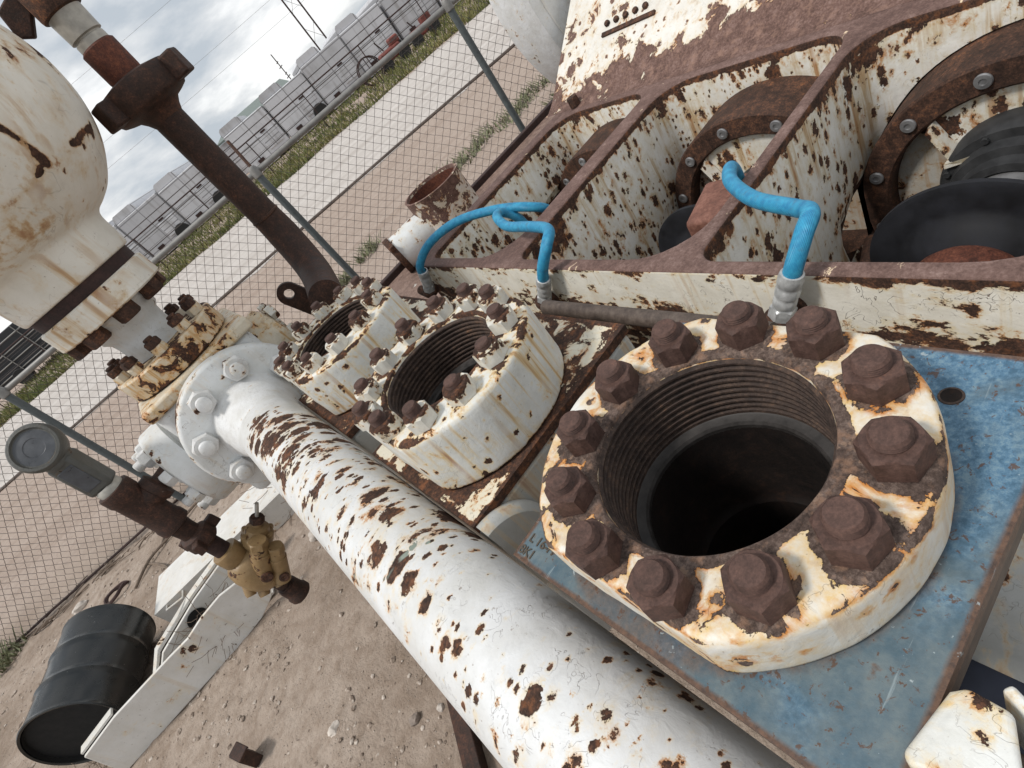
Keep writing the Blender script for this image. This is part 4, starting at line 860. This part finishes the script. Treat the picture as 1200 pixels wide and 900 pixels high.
# ================================================================== ANCILLARY STEELWORK NEAR THE PUMP
sk = thing('skid', 'flat brown steel skid with a dark upstand under the pump', 'skid', (1.5, 3.0, .3))
MB().box((1.75, 2.99, .50), (2.9, 1.42, .06)).build('deck', 'beam', sk, bevel=.006)
MB().box((1.75, .9, .22), (2.8, 5.4, .05)).build('floor_plate', 'beam', sk, bevel=.006)
MB().prism([(.31, 3.70, .30), (3.2, 3.70, .30), (3.2, 3.70, .575), (.31, 3.70, .575)], (0, .05, 0)).build('edge_beam', 'darkbeam', sk, bevel=.006)
MB().box((.335, 1.0, .36), (.05, 5.4, .20)).build('side_beam', 'beam', sk, bevel=.006)
MB().box((-.10, 2.5, .40), (.34, .34, .76)).build('manifold_post', 'greywhite', sk, bevel=.01)
MB().box((.28, .98, .36), (.38, 2.3, .20)).build('fluid_end_bed', 'side', sk, bevel=.01)

tee = thing('suction_tee', 'short white pipe tee with an open rusty mouth behind the far corner of the frame', 'pipe tee', (1.66, 3.42, .53))
MB().lathe([(.20, .54), (.208, .56), (.212, .62), (.212, .876), (.215, .88), (.200, .882), (.196, .87), (.196, .60)], (1.66, 3.42, 0), n=96).build('upright_mouth', 'housing', tee, wear=lambda v: 1.0 * sm(v.z, .80, .875) - .18)
MB().lathe([(.195, .86), (.1955, .60), (1e-4, .60)], (1.66, 3.42, 0), n=64).build('mouth_lining', 'redrust', tee)
td = Vector((-.95, .30, -.05)).normalized(); tp = Vector((1.55, 3.46, .68))
MB().lathe([(.125, 0), (.125, .34), (.132, .345), (.132, .36), (.11, .365), (1e-4, .365)], tp, td, 64).build('side_branch', 'white', tee, wear=lambda v: .28)
cl = MB().lathe([(.126, .33), (.138, .33), (.140, .335), (.140, .37), (.138, .375), (.115, .375)], tp, td, 64).build('clamp_ring', 'rust', tee)
for a in (40, 160, 280):
    x, y, z = frame_of(td); c = tp + td * .352 + (x * math.cos(R(a)) + y * math.sin(R(a))) * .15; MB().box(c, (.04, .03, .03)).build('clamp_lug', 'rust', cl, bevel=.003)
pp = single(MB().lathe([(.05, 0), (.05, .20), (.06, .2), (.06, .26), (.045, .262), (.042, .22), (1e-4, .22)], (1.62, 2.86, .62), (-1, .12, .02), 40), 'pipe_stub', 'flange_far', 'short white pipe stub with a dark open end beside the frame corner', 'pipe stub', (1.5, 2.86, .62))
gu = thing('belt_guard', 'large smooth white round guard standing behind the frame', 'guard', (3.0, 2.55, .5))
MB().lathe([(1e-4, .27), (.83, .27), (.86, .262), (.875, .245), (.875, .03), (.86, .01), (.80, 0), (1e-4, 0)], (3.02, 2.36, 1.42), (0, 1, 0), 160).build('guard_shell', 'plainwhite' if 'plainwhite' in M else 'nutwhite', gu)
MB().lathe([(.80, .004), (.80, -.004), (.792, -.006), (.785, .002)], (3.02, 2.36, 1.42), (0, 1, 0), 128).build('seam_ring', 'scrap', gu)
MB().box((3.0, 2.5, .52), (.5, .2, .08)).build('foot', 'beam', gu)

br_ = thing('lug_bracket', 'chipped white steel lug with a rounded corner at the near edge of the pump', 'bracket', (.13, .08, .9))
b_rot = R(-28)
def rot2(p, c=(.128, .066)): x, y = p[0] - c[0], p[1] - c[1]; return (x, y)
lug = [(.145, .1115), (.150, .1130), (.1555, .112), (.158, .108), (.1575, .06), (.100, .02), (.062, .05), (.078, .112), (.086, .1185)]
mb = MB(); cpts = [(.149, .1125), (.1535, .109), (.156, .103), (.158, .068), (.130, .050), (.095, .062), (.080, .098), (.0835, .1155), (.092, .1185)]
mb.prism([(x, y, 1.055) for x, y in [(.150, .100), (.160, .0905), (.158, .060), (.120, .045), (.085, .085), (.078, .105), (.086, .112)]], (0, 0, .075)); mb.build('lug_block', 'flange_far', br_, bevel=.010, seg=4, wear=None)
mb = MB(); mb.box((.160, .040, 1.055), (.010, .07, .13), ang=R(-30)); mb.build('side_plate', 'flange_far', br_, bevel=.003)
MB().box((.125, .07, .95), (.05, .04, .20)).build('stem', 'side', br_, bevel=.004)
# lower white casing, shade put into its grey paint, and dark cover seen past the near block
low = thing('pump_cradle', 'shaded white cradle casting with a dark navy cover below the near pot', 'cradle', (.6, 0, .3))
MB().lathe([(.20, -.5), (.20, .40), (.18, .42), (1e-4, .42)], (.56, -.10, .46), (0, 1, 0), 64).build('cradle_shell', 'greywhite', low)
MB().box((.33, .10, .47), (.30, .30, .08), ang=R(12)).build('cradle_cover', 'navy', low, bevel=.02)
MB().box((.12, -.1, .40), (.25, .3, .2)).build('cradle_foot', 'greywhite', low, bevel=.02)

# ================================================================== FENCE
fdv = Vector((.955, -.296, 0)).normalized(); fo = Vector((-2.3, 5.78, 0))
def fp(s, z=0., off=0.): return fo + fdv * s + Vector((fdv.y, -fdv.x, 0)) * off + Vector((0, 0, z))
fe = thing('chain_link_fence', 'chain link fence with grey posts and a top rail along the dirt road', 'fence', fp(2.5))
def chain():
    W, H = .044, .088; s0, s1, z0, z1 = -4.4, 9.0, .02, 1.525; n = int((s1 - s0) / W); m = int((z1 - z0) / (H / 2)); vs = []; fs = []; rr = .0026
    for i in range(n):
        for hand in (i % 2,):
            sgn = 1 if hand == 0 else -1; o = len(vs); off = fe.location
            for k in range(m + 1):
                zig = (k % 2) * W * sgn + (W if hand else 0); ss = s0 + i * W + zig + .007 * mnoise.noise((i * .35, k * .25, 0)) + .012 * mnoise.noise((i * .06, k * .05, 4)); zz_ = z0 + k * H / 2 + .012 * mnoise.noise((i * .05, k * .06, 8)); d = .02 * mnoise.noise((i * .04, k * .05, 2)) + .004 * (1 if k % 2 else -1) * sgn
                for a in (0, 120, 240):
                    vs.append(fp(ss + rr * math.cos(R(a)), zz_, d + rr * math.sin(R(a))) - off)
            for k in range(m):
                for a in range(3): b = (a + 1) % 3; fs.append((o + k * 3 + a, o + k * 3 + b, o + k * 3 + 3 + b, o + k * 3 + 3 + a))
    me = bpy.data.meshes.new('chain_mesh'); me.from_pydata([tuple(v) for v in vs], [], fs); link('chain_mesh', me, 'wire', fe)
chain()
MB().cyl(fp(-4.4, 1.535), fp(9.0, 1.535), .022, n=16).build('top_rail', 'railgrey', fe)
posts = [1.15 - 2.4, 1.15, 3.64, 5.58, 7.6, 1.15 - 5.0]
for k, s_ in enumerate(posts):
    p = MB().cyl(fp(s_, -.05, .028), fp(s_, 1.56, .028), .029, n=20).build('post', 'postgrey', fe)
    MB().lathe([(.030, 1.50), (.036, 1.505), (.036, 1.565), (.026, 1.585), (1e-4, 1.59)], fp(s_, 0, .028), n=20).build('post_cap', 'railgrey', p)
    t0, t1 = fp(s_, 1.56, .02), fp(s_, 1.80, -.14)
    MB().tube([t0, t1], .013, 8).build('wire_arm', 'rust', p)
for k in range(3):
    pts = [fp(-4.4 + i * .3, 1.60 + k * .085 + .006 * mnoise.noise((i * .4, k, 0)), -.02 - k * .048) for i in range(46)]
    MB().tube(pts, .0032, 5).build('barbed_strand', 'wire', fe)
MB().tube([fp(-4.4 + i * .25, .03 + .012 * mnoise.noise((i * .7, 0, 0)), .0) for i in range(54)], .012, 8).build('bottom_wire', 'darkbeam', fe)

# ================================================================== YARD JUNK
dr = thing('oil_drum', 'black steel drum lying on its side by the white scrap frame', 'drum', (-1.9, 3.65, 0))
DR = .24 / .281; da = Vector((-2.0, 3.30, .247)); db = Vector((-1.76, 3.92, .247)); dd = (db - da).normalized(); Ld = (db - da).length
pr = [(.262, .03), (.270, .004), (.283, 0), (.289, .006), (.284, .016), (.281, .03)]
for c in (.335, .665): pr += [(.281, Ld * c - .035), (.283, Ld * c - .022), (.292, Ld * c), (.283, Ld * c + .022), (.281, Ld * c + .035)]
pr += [(.281, Ld - .03), (.284, Ld - .016), (.289, Ld - .006), (.283, Ld), (.270, Ld - .004), (.262, Ld - .02), (1e-4, Ld - .02)]
MB().lathe([(a * DR, b) for a, b in pr], da, dd, 96).build('drum_shell', 'drum', dr)
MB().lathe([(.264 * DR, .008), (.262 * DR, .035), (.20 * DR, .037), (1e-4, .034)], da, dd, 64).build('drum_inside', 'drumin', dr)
rnd = random.Random(21)
def tangle(mb, c, rx, ry, rz, n, rad, L):
    for k in range(n):
        p = Vector((c[0] + rnd.gauss(0, rx), c[1] + rnd.gauss(0, ry), c[2] + abs(rnd.gauss(0, rz)))); d = Vector((rnd.gauss(0, 1), rnd.gauss(0, 1), rnd.gauss(0, .35))).normalized(); pts = [p]
        for i in range(4): d = (d + Vector((rnd.gauss(0, .35), rnd.gauss(0, .35), rnd.gauss(0, .2)))).normalized(); pts.append(pts[-1] + d * L / 4)
        for q in pts: q.z = max(q.z, .006)
        mb.tube(pts, rad, 4)
    return mb
def stuffobj(mb, name, mat):
    o = link(name, mb.mesh(name), mat); return tag(o, kind='stuff')
stuffobj(tangle(MB(), (da.x - .02, da.y - .05, .03), .09, .02, .04, 40, .0016, .12), 'dead_grass', 'twig')
stuffobj(tangle(MB(), (-1.17, 3.13, .06), .05, .04, .06, 170, .0014, .20), 'tumbleweed', 'twig')
stuffobj(tangle(MB(), (-.42, 3.75, .03), .12, .10, .05, 150, .0018, .25), 'dry_brush', 'twig')

sc = thing('scrap_frame', 'cut white steel plates of a boom lying on the dirt by the black drum', 'scrap frame', (-1.35, 3.2, 0))
def plate(parent, name, p0, p1, prof, thick, mat='scrap', lean=0., nrm_=None):
    """upright plate: prof = (distance along p0-p1, height)"""
    p0, p1 = Vector((*p0, 0)), Vector((*p1, 0)); d = (p1 - p0).normalized(); nn = Vector((d.y, -d.x, 0))
    mb = MB(); mb.prism([p0 + d * a + Vector((0, 0, b)) + nn * b * lean for a, b in prof], nn * thick); return mb.build(name, mat, parent, bevel=.004)
plate(sc, 'side_plate', (-1.94, 3.08), (-.86, 2.98), [(-.02, .0), (.42, -.0), (.8, .0), (.96, .015), (1.08, .06), (1.15, .13), (1.17, .20), (1.10, .27), (.96, .30), (.82, .29), (.70, .265), (.58, .27), (.22, .27), (.0, .24)], .018)
plate(sc, 'side_plate', (-1.54, 3.15), (-.72, 3.39), [(0, .0), (.84, .0), (.86, .20), (.75, .27), (.40, .27), (.12, .24), (0, .16)], .020)
MB().prism([(-1.50, 3.14, .03), (-1.40, 3.06, .03), (-.86, 3.02, .03), (-.78, 3.34, .03)], (0, 0, .012)).build('web_plate', 'scrap', sc)
MB().prism([(-1.945, 3.085, .242), (-1.72, 3.065, .272), (-1.72, 3.115, .272), (-1.945, 3.14, .242)], (0, 0, .014)).build('top_flange', 'scrap', sc, bevel=.002)
MB().prism([(-1.545, 3.155, .163), (-1.43, 3.19, .243), (-1.15, 3.27, .272), (-.80, 3.375, .272), (-.82, 3.43, .272), (-1.17, 3.325, .272), (-1.45, 3.245, .243), (-1.56, 3.21, .163)], (0, 0, .016)).build('top_flange', 'scrap', sc, bevel=.002)
MB().lathe([(.058, .003), (.001, .003)], (-1.215, 3.219, .19), (.28, -.96, 0), 32).build('dark_hole_disc', 'drumin', sc)  # flat disc on the plate, the shade inside a hole put into its colour
bm_ = thing('box_beam', 'white steel box beam lying behind the scrap plates', 'beam', (-1.0, 3.9, 0))
d_ = Vector((1.05, -.20, 0)).normalized(); nn = Vector((-d_.y, d_.x, 0)); b0 = Vector((-1.46, 3.93, 0))
mb = MB()
for (o_, w_, zb, zt) in ((0, .40, .165, .18), (0, .40, .0, .015)):
    a = b0 - nn * w_ / 2; mb.prism([a + Vector((0, 0, zb)), a + d_ * 1.25 + Vector((0, 0, zb)), a + d_ * 1.25 + nn * w_ + Vector((0, 0, zb)), a + nn * w_ + Vector((0, 0, zb))], (0, 0, zt - zb))
for o_ in (-.20, .185):
    a = b0 + nn * o_; mb.prism([a + Vector((0, 0, .0151)), a + d_ * 1.25 + Vector((0, 0, .0151)), a + d_ * 1.25 + Vector((0, 0, .1649)), a + Vector((0, 0, .1649))], nn * .015)
mb.build('beam_walls', 'scrap', bm_)
MB().tube([b0 - nn * .17 + d_ * .1 + Vector((0, 0, .17)), b0 - nn * .23 + d_ * .08 + Vector((0, 0, .16)), b0 - nn * .24 + d_ * .2 + Vector((0, 0, .15)), b0 - nn * .18 + d_ * .22 + Vector((0, 0, .17))], .008, 8).build('rod_handle', 'scrap', bm_)

def rock(name, mat, label, loc, size, seed, group=None):
    bm = bmesh.new(); bmesh.ops.create_icosphere(bm, subdivisions=3, radius=1)
    for v in bm.verts:
        k = 1 + .35 * mnoise.noise(v.co * 1.3 + Vector((seed, 0, 0))) + .12 * mnoise.noise(v.co * 4 + Vector((seed, 0, 0))); v.co = Vector((v.co.x * size[0] * k, v.co.y * size[1] * k, v.co.z * size[2] * k))
    me = bpy.data.meshes.new(name); bm.to_mesh(me); bm.free(); finish(me, 28); o = link(name, me, mat); o.location = loc; return tag(o, label, 'rock', group)
rock('rock', 'stone', 'pale angular rock on the dirt below the white pipe', (-.90, 1.94, .012), (.034, .028, .024), 1)
rock('rock', 'stonegrey', 'dark grey rock near the pale rock and the white pipe', (-.62, 1.62, .008), (.024, .018, .016), 4)
rock('rock', 'stone', 'small pale rock on the dirt close under the pipe edge', (-.52, 1.55, .006), (.015, .014, .012), 6)
rock('rock', 'stone', 'flat pale rock by the bottom of the fence above the drum', (-2.34, 5.42, .02), (.07, .04, .03), 7)
rock('rock', 'stone', 'whitish rock beside the white pipe above the scrap plates', (-.50, 3.12, .02), (.045, .035, .03), 9)
st = thing('steel_stub', 'small rusty steel angle stub standing in the dirt', 'steel stub', (-1.28, 2.30, 0))
MB().box((-1.27, 2.26, .05), (.05, .09, .10), ang=R(25)).build('stub', 'brownpipe', st, bevel=.004); MB().box((-1.255, 2.25, .105), (.056, .096, .012), ang=R(25)).build('stub_cap', 'brownpipe', st, bevel=.003)
an = MB(); an.prism([(-.60, 1.20, 0), (-.54, 1.17, 0), (-.36, 1.62, 0), (-.42, 1.65, 0)], (0, 0, .05)); single(an, 'steel_angle', 'brownpipe', 'brown steel bar lying on the ground under the white pipe', 'steel bar', (-.5, 1.6, 0), bevel=.004)
for pts, rr, lab in (([(-1.78, 4.74, .02), (-1.62, 4.92, .03), (-1.40, 4.98, .02), (-1.10, 5.02, .03), (-.95, 4.9, .02)], .011, 'long grey dry stick on the dirt near the fence'), ([(-1.45, 5.5, .02), (-1.40, 5.2, .03), (-1.5, 4.95, .02)], .010, 'short dry stick crossing the long stick by the fence'), ([(-1.66, 4.95, .015), (-1.5, 4.6, .02), (-1.46, 4.35, .015)], .010, 'forked dry stick between the box beam and the fence')):
    single(MB().tube(spline(pts, 4), rr, 6), 'dry_stick', 'twig', lab, 'stick', pts[1], 'dry sticks by the fence')
single(MB().tube(spline([(-1.95 + .10 * math.cos(k * 1.1) * (1 + .2 * math.sin(k)), 4.98 + .06 * math.sin(k * 1.1), .015 + .012 * (k % 3)) for k in range(14)], 4), .011, 6), 'rope_tangle', 'darkbeam', 'small dark tangle of old rope on the dirt by the fence', 'rope', (-1.95, 4.98, 0))
dg_ = MB(); rnd = random.Random(5)
for k in range(90):
    s_ = rnd.uniform(-3.0, .9); a = fp(s_, .012, rnd.gauss(.10, .05)); d = fdv * rnd.uniform(.05, .30) + Vector((rnd.gauss(0, .04), rnd.gauss(0, .04), rnd.uniform(-.01, .03))); dg_.tube([a, a + d * .5 + Vector((0, 0, rnd.uniform(0, .02))), a + d], rnd.uniform(.003, .008), 5)
stuffobj(dg_, 'fence_debris', 'twig')

# ================================================================== FAR SIDE OF THE ROAD
# low pipe rail fence
pf = thing('pipe_rail_fence', 'thin dark pipe rail fence in front of the grey tanks', 'fence', fq(0, 26))
MB().tube([fq(-30, 26, 1.62), fq(30, 26, 1.58)], .026, 8).build('top_rail', 'darkbeam', pf)
for i in range(-9, 10): MB().tube([fq(i * 2.95 + 1.25, 26, 0), fq(i * 2.95 + 1.25, 26, 1.6)], .022, 8).build('post', 'darkbeam', pf)
for z in (.35, .68, 1.0, 1.3): MB().tube([fq(-30, 26, z), fq(30, 26, z)], .006, 5).build('wire', 'wire', pf)
def tank(loc, hh, w_, gap, label):
    t = thing('storage_tank', label, 'tank', loc, 'grey tanks parked across the road'); L = Vector(loc)
    def bx(name, h0, h1, z0, z1, d0, d1, mat, rr=.0, bev=.05):
        c = Vector(((h0 + h1) / 2, (d0 + d1) / 2, (z0 + z1) / 2)); mb = MB(); mb.box((0, 0, 0), (h1 - h0, d1 - d0, z1 - z0)); me = mb.mesh(name)
        o = link(name, me, mat, None, bev, 4); o.parent = t; o.location = c; return o
    body = bx('tank_body', 0, w_, .35, hh - .38, 0, 9, 'tankgrey')
    up = MB(); k = w_ * .52; pts = [(.0, .0), (k, 0), (k, .12), (k - .05, .27), (k - .16, .36), (.16, .36), (.05, .27), (0, .12)]
    up.prism([(a, 0, b) for a, b in pts], (0, 8.6, 0)); o = link('rounded_top', up.mesh('rounded_top'), 'tankgrey', t); o.location = (0, .1, hh - .375)
    bx('hatch_door', w_ * .55, w_ * .92, .6, 1.35, -.05, 0, 'tankgrey', bev=.02); bx('pipe_valve', w_ * .2, w_ * .34, .45, .6, -.12, 0, 'darkbeam', bev=.02)
    bx('dark_latch', w_ * .62, w_ * .74, 1.42, 1.50, -.04, 0, 'darkbeam', bev=.01)
    if len(label) % 4 == 1: wh = MB().cyl((w_ * .82, -.12, .42), (w_ * .82, .16, .42), .40, n=24, bev=.03); link('wheel', wh.mesh('wheel'), 'tyre', t)
    bx('skirt', .1, w_ * .6, .08, .345, .03, .1, 'tankgrey', bev=.01)
    t.rotation_euler = (0, 0, math.atan2(FH.y, FH.x)); return t
hs = [-12.4, -9.8, -7.2, -2.9, -.28, 2.32, 4.92, 7.6, 10.3, 13.0, 15.6, -15.0]
TL = ['grey tank with rounded top, at the left end of the tank row', 'grey tank second from the left end of the row', 'grey tank on the left, beside the wide gap in the row', 'grey tank in front of the green roofed shed', 'grey tank just right of the green roofed shed', 'grey tank with a thin antenna mast rising behind it', 'grey tank at the foot of the lattice mast', 'grey tank left of the tree', 'grey tank with the tree behind it', 'grey tank right of the tree behind the red machine', 'grey tank at the right end of the row', 'grey tank by the dark trailer at the far left']
rnd = random.Random(8)
for i, h_ in enumerate(hs): tank(fq(h_, 33.5 + rnd.uniform(-.2, .3)), rnd.choice((2.6, 2.8, 2.7)) + (.15 if h_ < -5 else 0), 2.56, 0, TL[i])
sh = thing('shed', 'low shed with a grey green pitched roof behind the tanks', 'shed', fq(-1.5, 48))
MB().prism([fq(-5, 46, 0), fq(3, 46, 0), fq(3, 46, 2.3), fq(-5, 46, 2.3)], FD * 6).build('shed_wall', 'tankgrey', sh)
MB().prism([fq(-4.6, 45.6, 2.31), fq(2.2, 45.6, 2.31), fq(1.8, 49, 2.95), fq(-3.4, 49, 2.95)], (0, 0, .12)).build('shed_roof', 'greenroof', sh)
ms = thing('lattice_mast', 'tall dark lattice mast behind the tanks', 'mast', fq(7.2, 60))
for o_ in (-.55, .55): MB().tube([fq(7.25 + o_, 60, 0), fq(7.2 + o_, 60, 24)], .075, 6).build('mast_leg', 'darkbeam', ms)
mb = MB()
for k in range(9): z = k * 2.6 + 1; mb.tube([fq(6.7, 60, z), fq(7.75, 60, z + 1.3)], .015, 5); mb.tube([fq(7.75, 60, z), fq(6.7, 60, z + 1.3)], .015, 5)
mb.build('mast_bracing', 'darkbeam', ms)
aa = thing('antenna_pole', 'thin antenna pole with small fittings behind the tanks', 'antenna', fq(2.98, 60))
MB().tube([fq(2.98, 60, 0), fq(2.98, 60, 5.1)], .045, 6).build('pole', 'darkbeam', aa)
for z, w2 in ((3.0, .22), (3.3, .12), (3.9, .2), (4.3, .12)): MB().tube([fq(2.98 - w2, 60, z), fq(2.98 + w2, 60, z + .1)], .04, 6).build('fitting', 'darkbeam', aa)
def tree(loc, hh, rad, label, seed):
    t = thing('tree', label, 'tree', loc); L = Vector(loc); rr = random.Random(seed); mb = MB()
    mb.tube([L, L + Vector((.05, 0, hh * .3)), L + Vector((.0, .1, hh * .75))], [.14, .10, .03], 8)
    for k in range(7):
        a = rr.uniform(0, 6.28); z = hh * rr.uniform(.3, .6); mb.tube([L + Vector((0, 0, z)), L + Vector((math.cos(a) * rad * .6, math.sin(a) * rad * .6, z + hh * .22))], [.05, .015], 6)
    mb.build('trunk', 'bark', t); mb = MB(); cs = [(rr.uniform(-.75, .75) * rad, rr.uniform(-.75, .75) * rad, hh * rr.uniform(.45, .92), rad * rr.uniform(.25, .45)) for _ in range(16)]
    for k in range(2600):
        c = cs[k % 16]; d = Vector((rr.gauss(0, 1), rr.gauss(0, 1), rr.gauss(0, .8))).normalized() * c[3] * rr.random() ** .4; p = L + Vector(c[:3]) + d; a = Vector((rr.gauss(0, 1), rr.gauss(0, 1), rr.gauss(0, 1))).normalized() * rr.uniform(.04, .10); b = a.cross(Vector((rr.gauss(0, 1), rr.gauss(0, 1), 1))).normalized() * rr.uniform(.03, .06)
        mb.add([p - a, p + b, p + a, p - b], [(0, 1, 2, 3)])
    me = bpy.data.meshes.new('crown'); me.from_pydata([tuple(v - L) for v in mb.v], [], mb.f); link('crown', me, 'leaf', t)
tree(fq(11.9, 56), 3.1, 1.4, 'bushy green tree rising behind the tanks', 3)
dt = thing('dark_trailer', 'long dark trailer with slatted sides at the far left across the road', 'trailer', fq(-15.5, 29))
MB().box(fq(-15.2, 30, 1.35), (5.2, 2.2, 1.7), ang=-R(19)).build('trailer_body', 'darkpanel', dt, bevel=.03)
for z in (.7, 1.1, 1.5, 1.9): MB().tube([fq(-17.9, 28.86, z), fq(-12.55, 28.86, z)], .028, 6).build('slat_rail', 'railgrey', dt)
for h_ in (-17.5, -16.2, -14.9, -13.6, -12.7): MB().tube([fq(h_, 28.83, .5), fq(h_, 28.83, 2.2)], .022, 6).build('stake', 'railgrey', dt)
for h_ in (-16.5, -13.8): MB().cyl(fq(h_, 28.8, .4), fq(h_, 29.1, .4), .4, n=24, bev=.03).build('wheel', 'tyre', dt)
for (h_, z, lab) in ((5.5, .9, 'faded red machine with small wheels by the pipe rail fence'), (7.2, .75, 'low faded red machine right of the other red machine')):
    t = thing('farm_machine', lab, 'machine', fq(h_, 28)); MB().box(fq(h_, 28, z * .62), (1.1, .6, z * .5), ang=-R(19)).build('engine_cover', 'redmach', t, bevel=.08); MB().box(fq(h_ + .4, 28, z * 1.0), (.5, .5, .3), ang=-R(19)).build('seat_back', 'redmach', t, bevel=.06)
    for o_ in (-.45, .5): MB().cyl(fq(h_ + o_, 27.6, .28), fq(h_ + o_, 27.78, .28), .28, n=20, bev=.03).build('wheel', 'tyre', t)
    MB().tube([fq(h_ - .2, 28, z * .9), fq(h_ - .35, 28, z * 1.4)], .03, 6).build('lever', 'darkbeam', t)
rk = thing('hose_reel', 'open round wire reel standing by the pipe rail fence', 'reel', fq(4.3, 27.6))
for d in (0, .5): MB().tube([fq(4.3 + .55 * math.cos(k * .2618), 27.6 + d, .57 + .55 * math.sin(k * .2618)) for k in range(25)], .03, 6).build('reel_rim', 'darkbeam', rk)
MB().tube([fq(4.3, 27.6, .57), fq(4.3, 28.1, .57)], .06, 8).build('reel_hub', 'darkbeam', rk)
for k in range(4): MB().tube([fq(4.3 + .55 * math.cos(k * 1.57), 27.6, .57 + .55 * math.sin(k * 1.57)), fq(4.3, 27.6, .57)], .02, 5).build('reel_spoke', 'darkbeam', rk)
# power lines
for i, (z, d) in enumerate(((7.2, 70), (9.5, 75), (15.5, 80))):
    pts = [fq(-90 + k * 9, d, z + .0016 * (k * 9 - 90) ** 2 * .25) for k in range(21)]
    single(MB().tube(pts, .011, 5), 'power_line', 'railgrey', ('lowest faint power line across the sky', 'middle faint power line across the sky', 'highest faint power line across the sky')[i], 'power line', pts[10], 'power lines')
